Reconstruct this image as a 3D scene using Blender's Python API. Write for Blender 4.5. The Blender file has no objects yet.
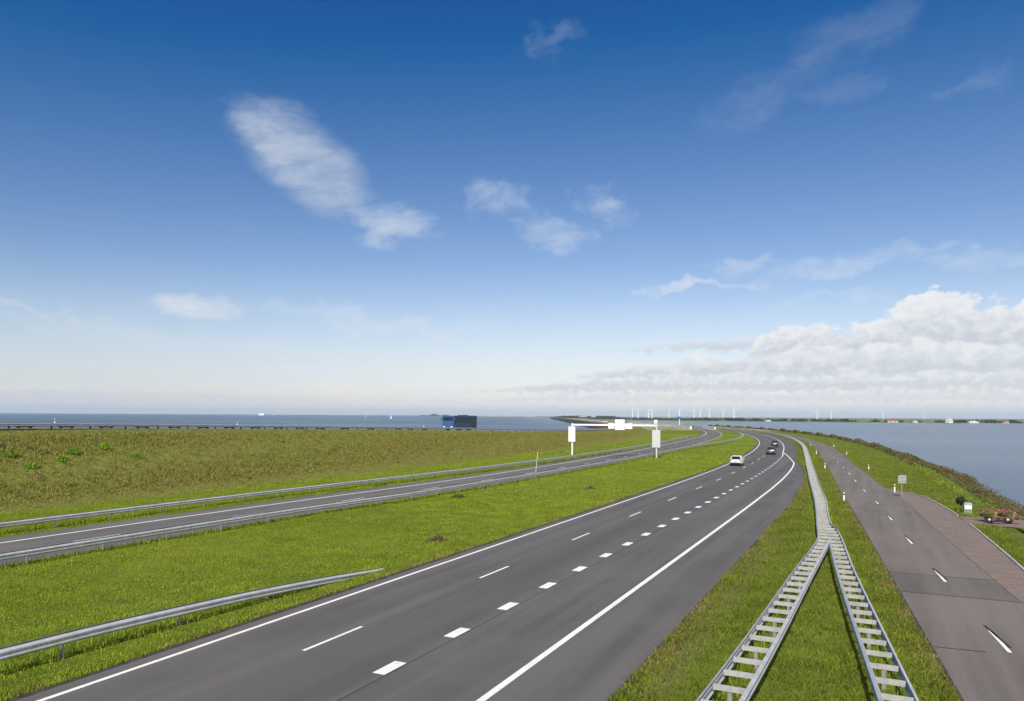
import bpy, bmesh, math, random
import numpy as np
from mathutils import Vector, Matrix
random.seed(7); rng = np.random.default_rng(11)
sc = bpy.context.scene; C = sc.collection
R = math.radians
FOC, HC, ROLL = 737.0, 7.5, 0.0058          # focal length in px, eye height, camera roll

# ------------------------------------------------------------------ road alignment
T0, RAD, S0, S1 = R(25.9), 1150.0, 78.0, 558.0
def align(s):
    if s <= S0: return s*math.sin(T0), s*math.cos(T0), T0
    x, y = S0*math.sin(T0), S0*math.cos(T0)
    t = T0-(min(s, S1)-S0)/RAD
    x += RAD*(math.cos(t)-math.cos(T0)); y += RAD*(math.sin(T0)-math.sin(t))
    if s > S1: x += (s-S1)*math.sin(t); y += (s-S1)*math.cos(t)
    return x, y, t
def W(s, o, z=0.0):
    x, y, t = align(s)
    return Vector((x+o*math.cos(t), y-o*math.sin(t), z))
def head(s): return align(s)[2]              # clockwise from +Y
def interp(pts):
    xs = [p[0] for p in pts]; ys = [p[1] for p in pts]; n = len(xs)
    d = [(ys[i+1]-ys[i])/(xs[i+1]-xs[i]) for i in range(n-1)]
    m = [d[0]]+[0 if d[i-1]*d[i] <= 0 else 2*d[i-1]*d[i]/(d[i-1]+d[i]) for i in range(1, n-1)]+[d[-1]]
    def f(x):
        if x <= xs[0]: return ys[0]
        if x >= xs[-1]: return ys[-1]
        i = max(k for k in range(n-1) if xs[k] <= x)
        h = xs[i+1]-xs[i]; t = (x-xs[i])/h
        return (ys[i]*(2*t**3-3*t*t+1)+m[i]*h*(t**3-2*t*t+t)+ys[i+1]*(-2*t**3+3*t*t)+m[i+1]*h*(t**3-t*t))
    return f
def const(v): return lambda s: v

# ------------------------------------------------------------------ object helpers
def tag(o, label=None, cat=None, group=None, kind=None):
    if label: o['label'] = label
    if cat: o['category'] = cat
    if group: o['group'] = group
    if kind: o['kind'] = kind
    return o
def empty(name, loc, rz=0, label=None, cat=None, group=None):
    o = bpy.data.objects.new(name, None); C.objects.link(o)
    o.location = loc; o.rotation_euler = (0, 0, rz); o.empty_display_size = .2
    return tag(o, label, cat, group)
def link(name, me, mat=None, parent=None, loc=None, rz=None):
    o = bpy.data.objects.new(name, me); C.objects.link(o)
    if mat is not None and not me.materials:
        for m in (mat if isinstance(mat, (list, tuple)) else [mat]): me.materials.append(m)
    if parent: o.parent = parent
    if loc is not None: o.location = loc
    if rz is not None: o.rotation_euler = (0, 0, rz)
    return o
def mesh_np(name, V, F, smooth=False):
    me = bpy.data.meshes.new(name)
    V = np.asarray(V, dtype=np.float32); F = np.asarray(F, dtype=np.int32)
    k = F.shape[1]
    me.vertices.add(len(V)); me.vertices.foreach_set('co', V.ravel())
    me.loops.add(F.size); me.loops.foreach_set('vertex_index', F.ravel())
    me.polygons.add(len(F)); me.polygons.foreach_set('loop_start', np.arange(0, F.size, k, dtype=np.int32))
    me.update(calc_edges=True)
    if smooth: me.polygons.foreach_set('use_smooth', np.ones(len(F), dtype=bool))
    return me
class MB:
    """collects simple solids into one mesh"""
    def __init__(s): s.v = []; s.f = []; s.m = []
    def add(s, vs, fs, mi=0):
        b = len(s.v); s.v += [tuple(v) for v in vs]
        for f in fs: s.f.append(tuple(b+i for i in f)); s.m.append(mi)
    def box(s, c, d, M=None, mi=0, bev=0):
        x, y, z = [k/2 for k in d]; c = Vector(c)
        if bev:
            b = min(bev, x*.9, y*.9, z*.9); bm = bmesh.new()
            bmesh.ops.create_cube(bm, size=1); bmesh.ops.scale(bm, vec=d, verts=bm.verts)
            bmesh.ops.bevel(bm, geom=bm.edges[:], offset=b, segments=2, affect='EDGES', profile=.6)
            vs = [c+(M@v.co if M else v.co) for v in bm.verts]; bm.verts.index_update()
            s.add(vs, [[v.index for v in f.verts] for f in bm.faces], mi); bm.free(); return
        vs = [Vector((i*x, j*y, k*z)) for i in (-1, 1) for j in (-1, 1) for k in (-1, 1)]
        if M: vs = [M@v for v in vs]
        s.add([c+v for v in vs], [(0,1,3,2),(4,6,7,5),(0,4,5,1),(2,3,7,6),(0,2,6,4),(1,5,7,3)], mi)
    def cyl(s, a, b, r0, r1=None, n=12, mi=0):
        a = Vector(a); b = Vector(b); r1 = r0 if r1 is None else r1
        d = (b-a).normalized(); u = d.orthogonal().normalized(); w = d.cross(u)
        vs = []
        for p, r in ((a, r0), (b, r1)):
            for i in range(n):
                t = 2*math.pi*i/n; vs.append(p+u*(r*math.cos(t))+w*(r*math.sin(t)))
        s.add(vs, [(i, (i+1) % n, n+(i+1) % n, n+i) for i in range(n)]+[tuple(range(n-1, -1, -1)), tuple(range(n, 2*n))], mi)
    def tor(s, c, axis, R0, r, n=20, k=8, mi=0):
        c = Vector(c); d = Vector(axis).normalized(); u = d.orthogonal().normalized(); w = d.cross(u); vs = []
        for i in range(n):
            t = 2*math.pi*i/n; e = u*math.cos(t)+w*math.sin(t)
            for j in range(k):
                q = 2*math.pi*j/k; vs.append(c+e*(R0+r*math.cos(q))+d*(r*math.sin(q)))
        s.add(vs, [(i*k+j, ((i+1) % n)*k+j, ((i+1) % n)*k+(j+1) % k, i*k+(j+1) % k) for i in range(n) for j in range(k)], mi)
    def prism(s, prof, x0, x1, mi=0, ax=0):
        """polygon prof (two coords) extruded along axis ax"""
        def P(a, p): return (a, p[0], p[1]) if ax == 0 else ((p[0], a, p[1]) if ax == 1 else (p[0], p[1], a))
        n = len(prof)
        s.add([P(x0, p) for p in prof]+[P(x1, p) for p in prof],
              [(i, (i+1) % n, n+(i+1) % n, n+i) for i in range(n)]+[tuple(range(n-1, -1, -1)), tuple(range(n, 2*n))], mi)
    def mesh(s, name, smooth=False):
        me = bpy.data.meshes.new(name); me.from_pydata(s.v, [], s.f)
        for i, p in enumerate(me.polygons): p.material_index = s.m[i]; p.use_smooth = smooth
        bm = bmesh.new(); bm.from_mesh(me); bmesh.ops.recalc_face_normals(bm, faces=bm.faces[:]); bm.to_mesh(me); bm.free()
        if smooth:
            try: me.set_sharp_from_angle(angle=R(35))
            except Exception: pass
        return me
    def build(s, name, mat, parent=None, loc=None, rz=None, smooth=False):
        return link(name, s.mesh(name, smooth), mat, parent, loc, rz)
def copy_tree(o, parent=None):
    c = o.copy(); C.objects.link(c)
    if parent: c.parent = parent
    for ch in list(o.children): copy_tree(ch, c)
    return c

# ------------------------------------------------------------------ node helpers
class NT:
    def __init__(s, tree): s.t = tree; s.n = tree.nodes; s.l = tree.links
    def new(s, typ, **kw):
        n = s.n.new(typ)
        for k, v in kw.items(): setattr(n, k, v)
        return n
    def put(s, sock, v):
        if isinstance(v, bpy.types.NodeSocket): s.l.new(v, sock)
        elif v is not None: sock.default_value = v
    def m(s, op, a, b=None, c=None, clamp=False):
        n = s.new('ShaderNodeMath', operation=op, use_clamp=clamp); s.put(n.inputs[0], a)
        if b is not None: s.put(n.inputs[1], b)
        if c is not None: s.put(n.inputs[2], c)
        return n.outputs[0]
    def rng(s, v, a, b, c=0.0, d=1.0, smooth=True):
        n = s.new('ShaderNodeMapRange', interpolation_type='SMOOTHSTEP' if smooth else 'LINEAR'); n.clamp = True
        for i, k in enumerate((v, a, b, c, d)): s.put(n.inputs[i], k)
        return n.outputs[0]
    def noise(s, vec, scale, detail=3, rough=.55, dist=0.0, col=False):
        n = s.new('ShaderNodeTexNoise'); s.put(n.inputs['Vector'], vec)
        n.inputs['Scale'].default_value = scale; n.inputs['Detail'].default_value = detail
        n.inputs['Roughness'].default_value = rough; n.inputs['Distortion'].default_value = dist
        return n.outputs['Color' if col else 'Fac']
    def mix(s, f, a, b, mode='MIX'):
        n = s.new('ShaderNodeMix', data_type='RGBA', blend_type=mode); s.put(n.inputs[0], f)
        s.put(n.inputs[6], rgba(a)); s.put(n.inputs[7], rgba(b)); return n.outputs[2]
    def comb(s, x, y, z=0.0):
        n = s.new('ShaderNodeCombineXYZ'); s.put(n.inputs[0], x); s.put(n.inputs[1], y); s.put(n.inputs[2], z); return n.outputs[0]
    def sep(s, v):
        n = s.new('ShaderNodeSeparateXYZ'); s.put(n.inputs[0], v); return n.outputs
    def bump(s, h, strength=.3, dist=.02):
        n = s.new('ShaderNodeBump'); s.put(n.inputs['Height'], h); n.inputs['Strength'].default_value = strength
        n.inputs['Distance'].default_value = dist; return n.outputs[0]
def rgba(c):
    return c if isinstance(c, bpy.types.NodeSocket) or len(c) == 4 else (*c, 1.0)
def material(name):
    m = bpy.data.materials.new(name); m.use_nodes = True; nt = NT(m.node_tree)
    b = m.node_tree.nodes['Principled BSDF']; return m, nt, b
def simple(name, col, rough=.6, metal=0.0, var=.12, scale=6.0, spec=.5, bumpv=0.0):
    m, nt, b = material(name)
    co = nt.new('ShaderNodeTexCoord').outputs['Object']
    n = nt.noise(co, scale, 4)
    dark = tuple(c*(1-var*2) for c in col); lite = tuple(min(1, c*(1+var)) for c in col)
    nt.put(b.inputs['Base Color'], nt.mix(nt.rng(n, .3, .7), dark, lite))
    b.inputs['Roughness'].default_value = rough; b.inputs['Metallic'].default_value = metal
    b.inputs['Specular IOR Level'].default_value = spec
    if bumpv: nt.put(b.inputs['Normal'], nt.bump(n, bumpv, .01))
    return m

# --- ground
def mat_ground():
    m, nt, b = material('ground_cover')
    uv = nt.new('ShaderNodeUVMap', uv_map='so').outputs[0]; so = nt.sep(uv); s_, o_ = so[0], so[1]
    pos = nt.new('ShaderNodeNewGeometry').outputs['Position']
    big = nt.noise(pos, .06, 4); mid = nt.noise(pos, .6, 4, .65); fine = nt.noise(pos, 7, 3, .7); hi = nt.noise(pos, 22, 2, .6)
    g = nt.mix(nt.rng(mid, .3, .72), (.100, .145, .009), (.19, .245, .012))
    g = nt.mix(nt.rng(fine, .25, .75, 0, .75), g, (.050, .075, .006))
    g = nt.mix(nt.rng(big, .42, .66, 0, .5), g, (.20, .22, .02))
    # straw coloured worn strips along some edges
    g = nt.mix(nt.rng(o_, -11.5, -10.5), g, nt.mix(nt.rng(mid, .3, .72), (.075, .105, .010), (.150, .190, .018)))
    w = nt.noise(pos, .9, 4, .7)
    edge = nt.rng(nt.m('ABSOLUTE', nt.m('ADD', nt.m('ADD', o_, 5.4), nt.m('MULTIPLY', nt.m('SUBTRACT', w, .5), 1.5))), .3, .9, 1, 0)
    g = nt.mix(nt.m('MULTIPLY', edge, .6), g, (.17, .14, .07))
    # dike slope: olive and brown weeds
    dk = nt.mix(nt.rng(fine, .35, .7), (.10, .12, .022), (.27, .28, .055))
    dk = nt.mix(nt.rng(nt.noise(pos, 1.3, 4, .7), .45, .68, 0, .75), dk, (.105, .070, .040))
    dk = nt.mix(nt.rng(nt.noise(pos, .25, 4, .7), .5, .7, 0, .6), dk, (.13, .16, .025))
    jit = nt.m('MULTIPLY', nt.m('SUBTRACT', w, .5), 2.2)
    e = nt.m('ADD', o_, jit)
    fd = nt.rng(e, -57.6, -57.0, 1, 0)
    col = nt.mix(fd, g, dk)
    # basalt sea slope and sandy far end
    far = nt.rng(nt.m('ADD', s_, nt.m('MULTIPLY', jit, 12)), 395, 450)
    sand = nt.mix(nt.rng(mid, .35, .65), (.42, .38, .30), (.24, .24, .12))
    land = nt.mix(nt.m('MULTIPLY', far, nt.rng(big, .40, .52)), col, sand)
    bas = nt.mix(nt.rng(fine, .3, .7), (.028, .026, .024), (.06, .055, .05))
    sea = nt.rng(e, -80.3, -79.3, 1, 0)
    nt.put(b.inputs['Base Color'], nt.mix(sea, land, bas))
    b.inputs['Roughness'].default_value = .95; b.inputs['Specular IOR Level'].default_value = .15
    h = nt.m('ADD', nt.m('MULTIPLY', fine, .6), nt.m('MULTIPLY', hi, .5))
    nt.put(b.inputs['Normal'], nt.bump(h, .9, .12))
    return m
def mat_grass(name, c0, c1, c2, tr=.35, sc=.55):
    m, nt, b = material(name)
    pos = nt.new('ShaderNodeNewGeometry').outputs['Position']
    at = nt.new('ShaderNodeAttribute', attribute_name='rnd').outputs['Fac']
    n = nt.noise(pos, sc, 4, .65)
    big = nt.noise(pos, .09, 3)
    c = nt.mix(nt.rng(n, .3, .7), c0, c1)
    c = nt.mix(nt.m('MULTIPLY', nt.rng(at, .45, 1), nt.rng(big, .35, .65, .35, 1)), c, c2)
    nt.put(b.inputs['Base Color'], c); b.inputs['Roughness'].default_value = .7
    b.inputs['Specular IOR Level'].default_value = .2
    # thin leaves let some light through
    t = nt.new('ShaderNodeBsdfTranslucent'); nt.put(t.inputs[0], c)
    mx = nt.new('ShaderNodeMixShader'); mx.inputs[0].default_value = tr
    nt.l.new(b.outputs[0], mx.inputs[1]); nt.l.new(t.outputs[0], mx.inputs[2])
    nt.l.new(mx.outputs[0], nt.n['Material Output'].inputs[0])
    return m
def mat_asphalt(name, base, warm=0.0, band=None, seams=(), cracks=False):
    m, nt, b = material(name)
    uv = nt.new('ShaderNodeUVMap', uv_map='so').outputs[0]; so = nt.sep(uv); s_, o_ = so[0], so[1]
    pos = nt.new('ShaderNodeNewGeometry').outputs['Position']
    grain = nt.noise(pos, 38, 2, .8); spec = nt.noise(pos, 9, 4, .75)
    streak = nt.noise(nt.comb(nt.m('MULTIPLY', s_, .035), nt.m('MULTIPLY', o_, .9), 0), 1.0, 4, .6)
    blot = nt.noise(pos, .16, 4, .6)
    c0 = tuple(k*.72 for k in base); c1 = tuple(k*1.18 for k in base)
    c = nt.mix(nt.rng(streak, .3, .7), c0, c1)
    c = nt.mix(nt.rng(blot, .35, .7, 0, .5), c, tuple(k*1.28 for k in base))
    c = nt.mix(nt.rng(grain, .3, .75, 0, .65), c, tuple(k*.55 for k in base))
    c = nt.mix(nt.rng(spec, .52, .74, 0, .45), c, tuple(k*1.5 for k in base))
    if band:
        for (x, wd, am) in band:
            d = nt.m('ABSOLUTE', nt.m('SUBTRACT', nt.m('ADD', o_, nt.m('MULTIPLY', nt.m('SUBTRACT', blot, .5), .8)), x))
            c = nt.mix(nt.m('MULTIPLY', nt.rng(d, wd*.25, wd, 1, 0), am), c, tuple(k*.62 for k in base))
    for x in seams:
        d = nt.m('ABSOLUTE', nt.m('SUBTRACT', o_, x))
        c = nt.mix(nt.m('MULTIPLY', nt.rng(d, .015, .05, 1, 0), .6), c, (.02, .02, .02))
    if cracks:
        vo = nt.new('ShaderNodeTexVoronoi', feature='DISTANCE_TO_EDGE'); nt.put(vo.inputs['Vector'], nt.comb(nt.m('MULTIPLY', s_, .22), nt.m('ADD', o_, nt.m('MULTIPLY', spec, .25)), 0))
        vo.inputs['Scale'].default_value = .33
        c = nt.mix(nt.m('MULTIPLY', nt.rng(vo.outputs['Distance'], .0, .006, 1, 0), .55), c, (.025, .024, .022))
    nt.put(b.inputs['Base Color'], c); b.inputs['Roughness'].default_value = .88
    b.inputs['Specular IOR Level'].default_value = .25
    nt.put(b.inputs['Normal'], nt.bump(grain, .35, .01))
    return m
def mat_paint():
    m, nt, b = material('road_paint'); pos = nt.new('ShaderNodeNewGeometry').outputs['Position']
    w = nt.noise(pos, 6, 5, .75); w2 = nt.noise(pos, .7, 3)
    c = nt.mix(nt.rng(w, .50, .70, 0, .55), (.80, .79, .76), (.36, .35, .34)); c = nt.mix(nt.rng(w2, .4, .7, 0, .22), c, (.45, .44, .42))
    nt.put(b.inputs['Base Color'], c); b.inputs['Roughness'].default_value = .6; return m
def mat_brick():
    m, nt, b = material('clinker_brick')
    uv = nt.new('ShaderNodeUVMap', uv_map='so').outputs[0]; pos = nt.new('ShaderNodeNewGeometry').outputs['Position']
    br = nt.new('ShaderNodeTexBrick'); nt.put(br.inputs['Vector'], uv); br.inputs['Scale'].default_value = 1
    br.inputs['Brick Width'].default_value = .22; br.inputs['Row Height'].default_value = .09; br.inputs['Mortar Size'].default_value = .008
    br.inputs['Color1'].default_value = (.165, .100, .080, 1); br.inputs['Color2'].default_value = (.235, .165, .140, 1); br.inputs['Mortar'].default_value = (.09, .08, .07, 1)
    n = nt.noise(pos, .5, 5, .7); n2 = nt.noise(nt.comb(nt.m('MULTIPLY', nt.sep(uv)[0], 1.6), nt.m('MULTIPLY', nt.sep(uv)[1], .35), 0), 1.5, 4, .7)
    c = nt.mix(nt.rng(n, .35, .7, 0, .6), br.outputs[0], (.13, .115, .085)); c = nt.mix(nt.rng(n2, .4, .68, 0, .6), c, (.24, .20, .175))
    c = nt.mix(nt.rng(nt.noise(pos, 3.5, 4, .75), .55, .7, 0, .5), c, (.07, .07, .05))
    nt.put(b.inputs['Base Color'], c); b.inputs['Roughness'].default_value = .9
    nt.put(b.inputs['Normal'], nt.bump(br.outputs['Fac'], -.3, .01)); return m
def mat_water():
    m, nt, b = material('open_water')
    pos = nt.new('ShaderNodeNewGeometry').outputs['Position']; p = nt.sep(pos)
    # waves run with the wind; long and short ones
    q = nt.comb(nt.m('MULTIPLY', p[0], .35), p[1], 0)
    h = nt.m('ADD', nt.m('MULTIPLY', nt.noise(q, .9, 4, .6), .35), nt.m('MULTIPLY', nt.noise(q, .12, 3, .6), 1.0))
    wind = nt.noise(nt.comb(nt.m('MULTIPLY', p[0], .0022), nt.m('MULTIPLY', p[1], .012), 0), 1.0, 5, .65)
    side = nt.rng(p[0], -40, 180)                     # sea on the left of the dike, paler lake on the right
    c = nt.mix(nt.rng(wind, .35, .65), (.035, .070, .105), (.075, .110, .140))
    c2 = nt.mix(nt.rng(wind, .35, .65), (.125, .155, .180), (.20, .23, .255))
    nt.put(b.inputs['Base Color'], nt.mix(side, c, c2))
    nt.put(b.inputs['Roughness'], nt.rng(wind, .3, .7, .22, .42)); b.inputs['IOR'].default_value = 1.33
    nt.put(b.inputs['Normal'], nt.bump(h, .8, .55)); return m
def mat_steel(name, col, dirt=.35, metal=.55, rough=.42):
    m, nt, b = material(name); pos = nt.new('ShaderNodeNewGeometry').outputs['Position']
    n = nt.noise(pos, 2.2, 5, .7); n2 = nt.noise(pos, 16, 3, .7)
    c = nt.mix(nt.rng(n, .35, .7), col, tuple(k*.72 for k in col)); c = nt.mix(nt.rng(n2, .56, .74, 0, dirt), c, (.12, .10, .08))
    nt.put(b.inputs['Base Color'], c); b.inputs['Metallic'].default_value = metal
    nt.put(b.inputs['Roughness'], nt.rng(n, .3, .7, rough, rough+.18)); return m

M = {}
M['ground'] = mat_ground()
M['grass'] = mat_grass('grass_blade', (.160, .235, .014), (.290, .380, .022), (.42, .46, .07))
M['grass_olive'] = mat_grass('olive_grass_blade', (.115, .165, .012), (.215, .275, .022), (.30, .30, .07))
M['straw'] = mat_grass('dry_stalk', (.26, .21, .07), (.36, .30, .12), (.20, .12, .05), .3)
M['weed'] = mat_grass('weed_blade', (.135, .155, .030), (.340, .345, .065), (.33, .20, .10), .3, 2.6)
M['bright'] = mat_grass('bright_leaf', (.13, .25, .012), (.21, .36, .02), (.28, .40, .04))
M['scrub'] = mat_grass('scrub_leaf', (.075, .080, .022), (.150, .140, .045), (.22, .14, .07), .2)
M['darkleaf'] = mat_grass('dark_leaf', (.030, .040, .018), (.045, .055, .022), (.06, .05, .03), .15)
M['wood_far'] = mat_grass('far_leaf', (.035, .052, .022), (.055, .075, .028), (.075, .08, .04), .15)
M['asph'] = mat_asphalt('motorway_asphalt', (.122, .115, .111), band=[(-14.4, 2.2, .42), (-18.6, .55, .22), (-16.9, .5, .18), (-10.2, .5, .16), (-7.7, .9, -.12)], seams=(-12.5,))
M['asph2'] = mat_asphalt('second_carriageway_asphalt', (.142, .133, .127), band=[(-39.6, 1.5, .35)])
M['asph3'] = mat_asphalt('service_asphalt', (.168, .148, .135))
M['asph4'] = mat_asphalt('patch_asphalt', (.142, .126, .115))
M['tar'] = simple('tar_joint', (.03, .028, .027), .7)
M['edge'] = simple('crumbling_edge', (.045, .038, .030), .95, var=.3, scale=3)
M['paint'] = mat_paint(); M['brick'] = mat_brick(); M['water'] = mat_water()
M['kerb'] = simple('kerb_concrete', (.38, .36, .32), .85, scale=2)
M['concrete'] = simple('pale_concrete', (.78, .75, .68), .85, scale=.6)
M['steel'] = mat_steel('galvanised_steel', (.50, .52, .54), .50, .25, .5)
M['spacer'] = mat_steel('weathered_spacer', (.43, .43, .41), .55, .1, .6)
M['post'] = mat_steel('steel_post', (.36, .36, .35), .5, .3)
M['rail_old'] = mat_steel('aged_rail', (.44, .44, .45), .5, .4)
M['timber'] = simple('dark_timber', (.030, .026, .022), .85, var=.3)
M['white'] = simple('white_paint', (.80, .80, .78), .45, var=.05)
M['offwhite'] = simple('grey_white_paint', (.55, .56, .55), .5, var=.1)
M['black'] = simple('black_rubber', (.02, .02, .02), .8)
M['signback'] = simple('sign_back', (.42, .44, .45), .5, .2, var=.1)
M['signblue'] = simple('blue_sign_face', (.01, .13, .42), .4, var=.05)
M['red'] = simple('red_stained_wood', (.24, .055, .050), .6, var=.25, scale=9, bumpv=.2)
M['tan'] = simple('tan_wood', (.42, .33, .22), .7, var=.2)
M['binGreen'] = simple('bin_green', (.16, .25, .17), .5, var=.1)
M['glass'] = simple('car_glass', (.015, .018, .022), .08, var=.05, spec=.8)
M['carWhite'] = simple('car_white', (.75, .76, .77), .3, var=.03)
M['carDark'] = simple('car_anthracite', (.035, .038, .045), .25, .4, var=.03)
M['carGrey'] = simple('car_grey', (.10, .105, .12), .25, .5, var=.03)
M['rim'] = simple('alloy_rim', (.5, .5, .52), .3, .8, var=.05)
M['lampRed'] = simple('tail_lamp_red', (.35, .01, .01), .25)
M['plate'] = simple('number_plate_yellow', (.65, .48, .03), .5)
M['busBlue'] = simple('coach_blue', (.010, .055, .19), .3, .1, var=.05)
M['busLit'] = simple('coach_blue_sunlit', (.035, .10, .26), .3, var=.05)  # coach blue lightened: sunlit tone painted into the front and mirrors
M['roofred'] = simple('red_tiles', (.34, .11, .07), .8)
M['roofgrey'] = simple('slate_roof', (.16, .17, .19), .7)
M['wall'] = simple('pale_render', (.55, .53, .48), .8)
M['shed'] = simple('blue_grey_cladding', (.32, .38, .46), .6)
M['bark'] = simple('bark', (.07, .055, .04), .9, var=.3)

# ------------------------------------------------------------------ ribbons laid along the alignment
def srange(a, b, near=2.0):
    out = [a]; s = a
    while s < b-1e-6:
        st = near if s < 240 else (4 if s < 560 else 40)
        s = min(b, s+st); out.append(s)
    return out
def add_uv(me, UV):
    l = me.uv_layers.new(name='so'); vi = np.empty(len(me.loops), dtype=np.int32); me.loops.foreach_get('vertex_index', vi)
    l.data.foreach_set('uv', np.asarray(UV, dtype=np.float32)[vi].ravel())
def ribbon(pieces, name, mat, kind='structure', zf=None):
    """pieces: (s0, s1, left(s), right(s), z)"""
    V = []; F = []; UV = []
    for (a, b, fl, fr, z) in pieces:
        if not callable(fl): fl = const(fl)
        if not callable(fr): fr = const(fr)
        prev = None
        for s in srange(a, b):
            l, r = fl(s), fr(s); zz = z+(zf(s) if zf else 0)
            i = len(V); V += [W(s, l, zz), W(s, r, zz)]; UV += [(s, l), (s, r)]
            if prev is not None: F.append((prev, prev+1, i+1, i))
            prev = i
    me = mesh_np(name, V, F); add_uv(me, UV)
    o = link(name, me, mat)
    if kind: o['kind'] = kind
    return o

zcrest = interp([(-80, 6.3), (0, 6.15), (41, 5.93), (85, 5.25), (122, 4.6), (181, 3.42), (221, 2.75), (300, 2.1), (420, 1.9), (800, 2.2), (3000, 2.4)])
ecrest = interp([(-80, -74), (41, -72.8), (122, -70.2), (181, -67.6), (221, -66.8), (300, -66.5), (3000, -68)])
ftoe = interp([(-80, -60.5), (33, -59), (57, -57.8), (100, -57), (145, -57), (220, -60), (300, -61.5), (3000, -62)])
A_l = const(-20.0)
asph_r = interp([(-60, -6.15), (60, -6.15), (82, -6.5), (92, -6.75), (105, -7.5), (127, -9.1), (140, -10.15), (157, -10.3), (193, -10.2), (3000, -10.0)])
B_far = interp([(-60, -44.9), (30, -44.9), (45, -44.6), (75, -43.3), (140, -43.0), (200, -42.7), (221, -42.2), (255, -40.5), (282, -38.9), (314, -37.2), (354, -35.5), (403, -33.5), (520, -31), (3000, -31)])
B_near = interp([(-60, -38.5), (30, -38.5), (45, -38.1), (75, -36.6), (140, -36.0), (200, -35.5), (236, -34.3), (271, -32.8), (307, -31), (344, -29.4), (390, -27.7), (520, -24.5), (3000, -24.5)])
svl = interp([(-10, 5.0), (23, 2.25), (57, -.5), (69, -1.5), (83, -2.7), (114, -4.5), (159, -6.0), (216, -6.0), (3000, -6.0)])
svr = interp([(-10, 9.7), (23, 6.8), (41.5, 5.15), (57, 4.05), (76, 2.8), (87, 1.6), (105, .35), (140, -1.4), (180, -1.85), (3000, -2.0)])
brr = interp([(-10, 7.4), (43, 6.85), (62, 6.3), (73, 5.5), (80, 4.6), (84, 3.4), (88, 1.7)])
SE = 2700

def ground():
    ss = [-70+2*i for i in range(36)]+[2+1.5*i for i in range(160)]
    while ss[-1] < 600: ss.append(ss[-1]+5)
    while ss[-1] < SE: ss.append(ss[-1]+30)
    oo = [-160, -110, -95, -90, -87, -84, -82, -80.5, -79.6]+['c%d' % i for i in range(3)]+['s%d' % i for i in range(12)]+list(np.arange(-56, 9.01, .65))+[10, 11, 12, 13, 14, 15, 16, 17.5, 20, 26, 40, 70]
    V = []; UV = []
    for s in ss:
        zc = zcrest(s); ec = ecrest(s); tt = ftoe(s); al, ar = -20.0, asph_r(s)
        for o in oo:
            if isinstance(o, str):
                if o[0] == 'c': ov = -79+(ec+79)*int(o[1:])/2; z = zc-.02
                else:
                    k = (int(o[1:])+1)/12; ov = ec+(tt-ec)*k; z = zc*(1-k)+.12*math.sin(k*9+s*.07)*(1-k)*k*4; z = z-.35*math.sin(math.pi*k)*(zc/6)
            else:
                ov = o
                if o <= -90: z = -4.5
                elif o < -79.5: z = -3.6+(zc+3.6)*min(1, (o+90)/10.4)
                elif o <= 8: z = 0
                else: z = -3.1*min(1, (o-8)/8) if o < 17 else -3.1-.05*(o-17)
                if -56 <= o <= 9:
                    on = (al-.75 < o < ar+.75) or (B_far(s)-2.75 < o < B_near(s)+1.1) or (svl(s)-.8 < o < (max(brr(s), svr(s)) if -12 < s < 90 else svr(s))+.8) or (58.5 < s < 67.7 and o > 3)
                    z = -.045 if on else .03+.05*math.sin(o*.9+s*.21)*math.sin(s*.13-o*.4)
                    if not on and B_near(s)+2 < o < -22: z -= .35*math.sin(math.pi*(o-B_near(s)-2)/(-24-B_near(s)))**2 * max(0, 1-s/400)
            V.append(W(s, ov, z)); UV.append((s, ov))
    n = len(oo); F = [(i*n+j, i*n+j+1, (i+1)*n+j+1, (i+1)*n+j) for i in range(len(ss)-1) for j in range(n-1)]
    me = mesh_np('ground', V, F, True); add_uv(me, UV)
    o = link('ground', me, M['ground']); o['kind'] = 'structure'; return o
ground()

# water: one sheet to the horizon
def water():
    rs = [0, 60, 150, 400, 1000, 2500, 6000, 12000, 17000, 20000]; n = 64; V = [(0, 0, -2.5)]; F = []
    V = []
    for r in rs[1:]:
        for i in range(n): t = 2*math.pi*i/n; V.append((r*math.cos(t), r*math.sin(t), -2.5))
    for k in range(len(rs)-2):
        for i in range(n): F.append((k*n+i, k*n+(i+1) % n, (k+1)*n+(i+1) % n, (k+1)*n+i))
    V.append((0, 0, -2.5)); c = len(V)-1
    for i in range(n): F.append((c, c, i, (i+1) % n))
    me = bpy.data.meshes.new('water'); me.from_pydata(V, [], [f if f[0] != f[1] else f[1:] for f in F]); me.update()
    o = link('water', me, M['water']); o['kind'] = 'structure'
water()

# roads -------------------------------------------------------------
ribbon([(-60, SE, -20.0, asph_r, .0)], 'motorway', M['asph'])
ribbon([(-60, SE, lambda s: B_far(s)-2.0, lambda s: B_near(s)+.35, .0)], 'opposite_carriageway', M['asph2'])
ribbon([(-10, SE, svl, svr, .0)], 'service_road', M['asph3'])
ribbon([(-60, 2600, -77.8, -72.6, .03)], 'dike_road', M['asph3'], zf=zcrest)
ribbon([(5, 88, lambda s: svr(s)+.02, brr, .0)], 'brick_layby', M['brick'])
def flat(name, pts, z, mat, kind='structure'):
    V = [W(s, o, z) for s, o in pts]; me = bpy.data.meshes.new(name); me.from_pydata(V, [], [tuple(range(len(V)))]); me.update()
    add_uv(me, [(s, o) for s, o in pts]); o = link(name, me, mat); o['kind'] = kind; return o
flat('brick_path', [(60.8, 6.36), (60.6, 24), (64.8, 24), (65.6, 6.05)], .0, M['brick'])
flat('road_patch', [(36.0, svl(36)+.02), (36.0, svr(36)-.02), (40.3, svr(40.3)-.02), (40.4, svl(40.4)+.02)], .005, M['asph4'])
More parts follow.
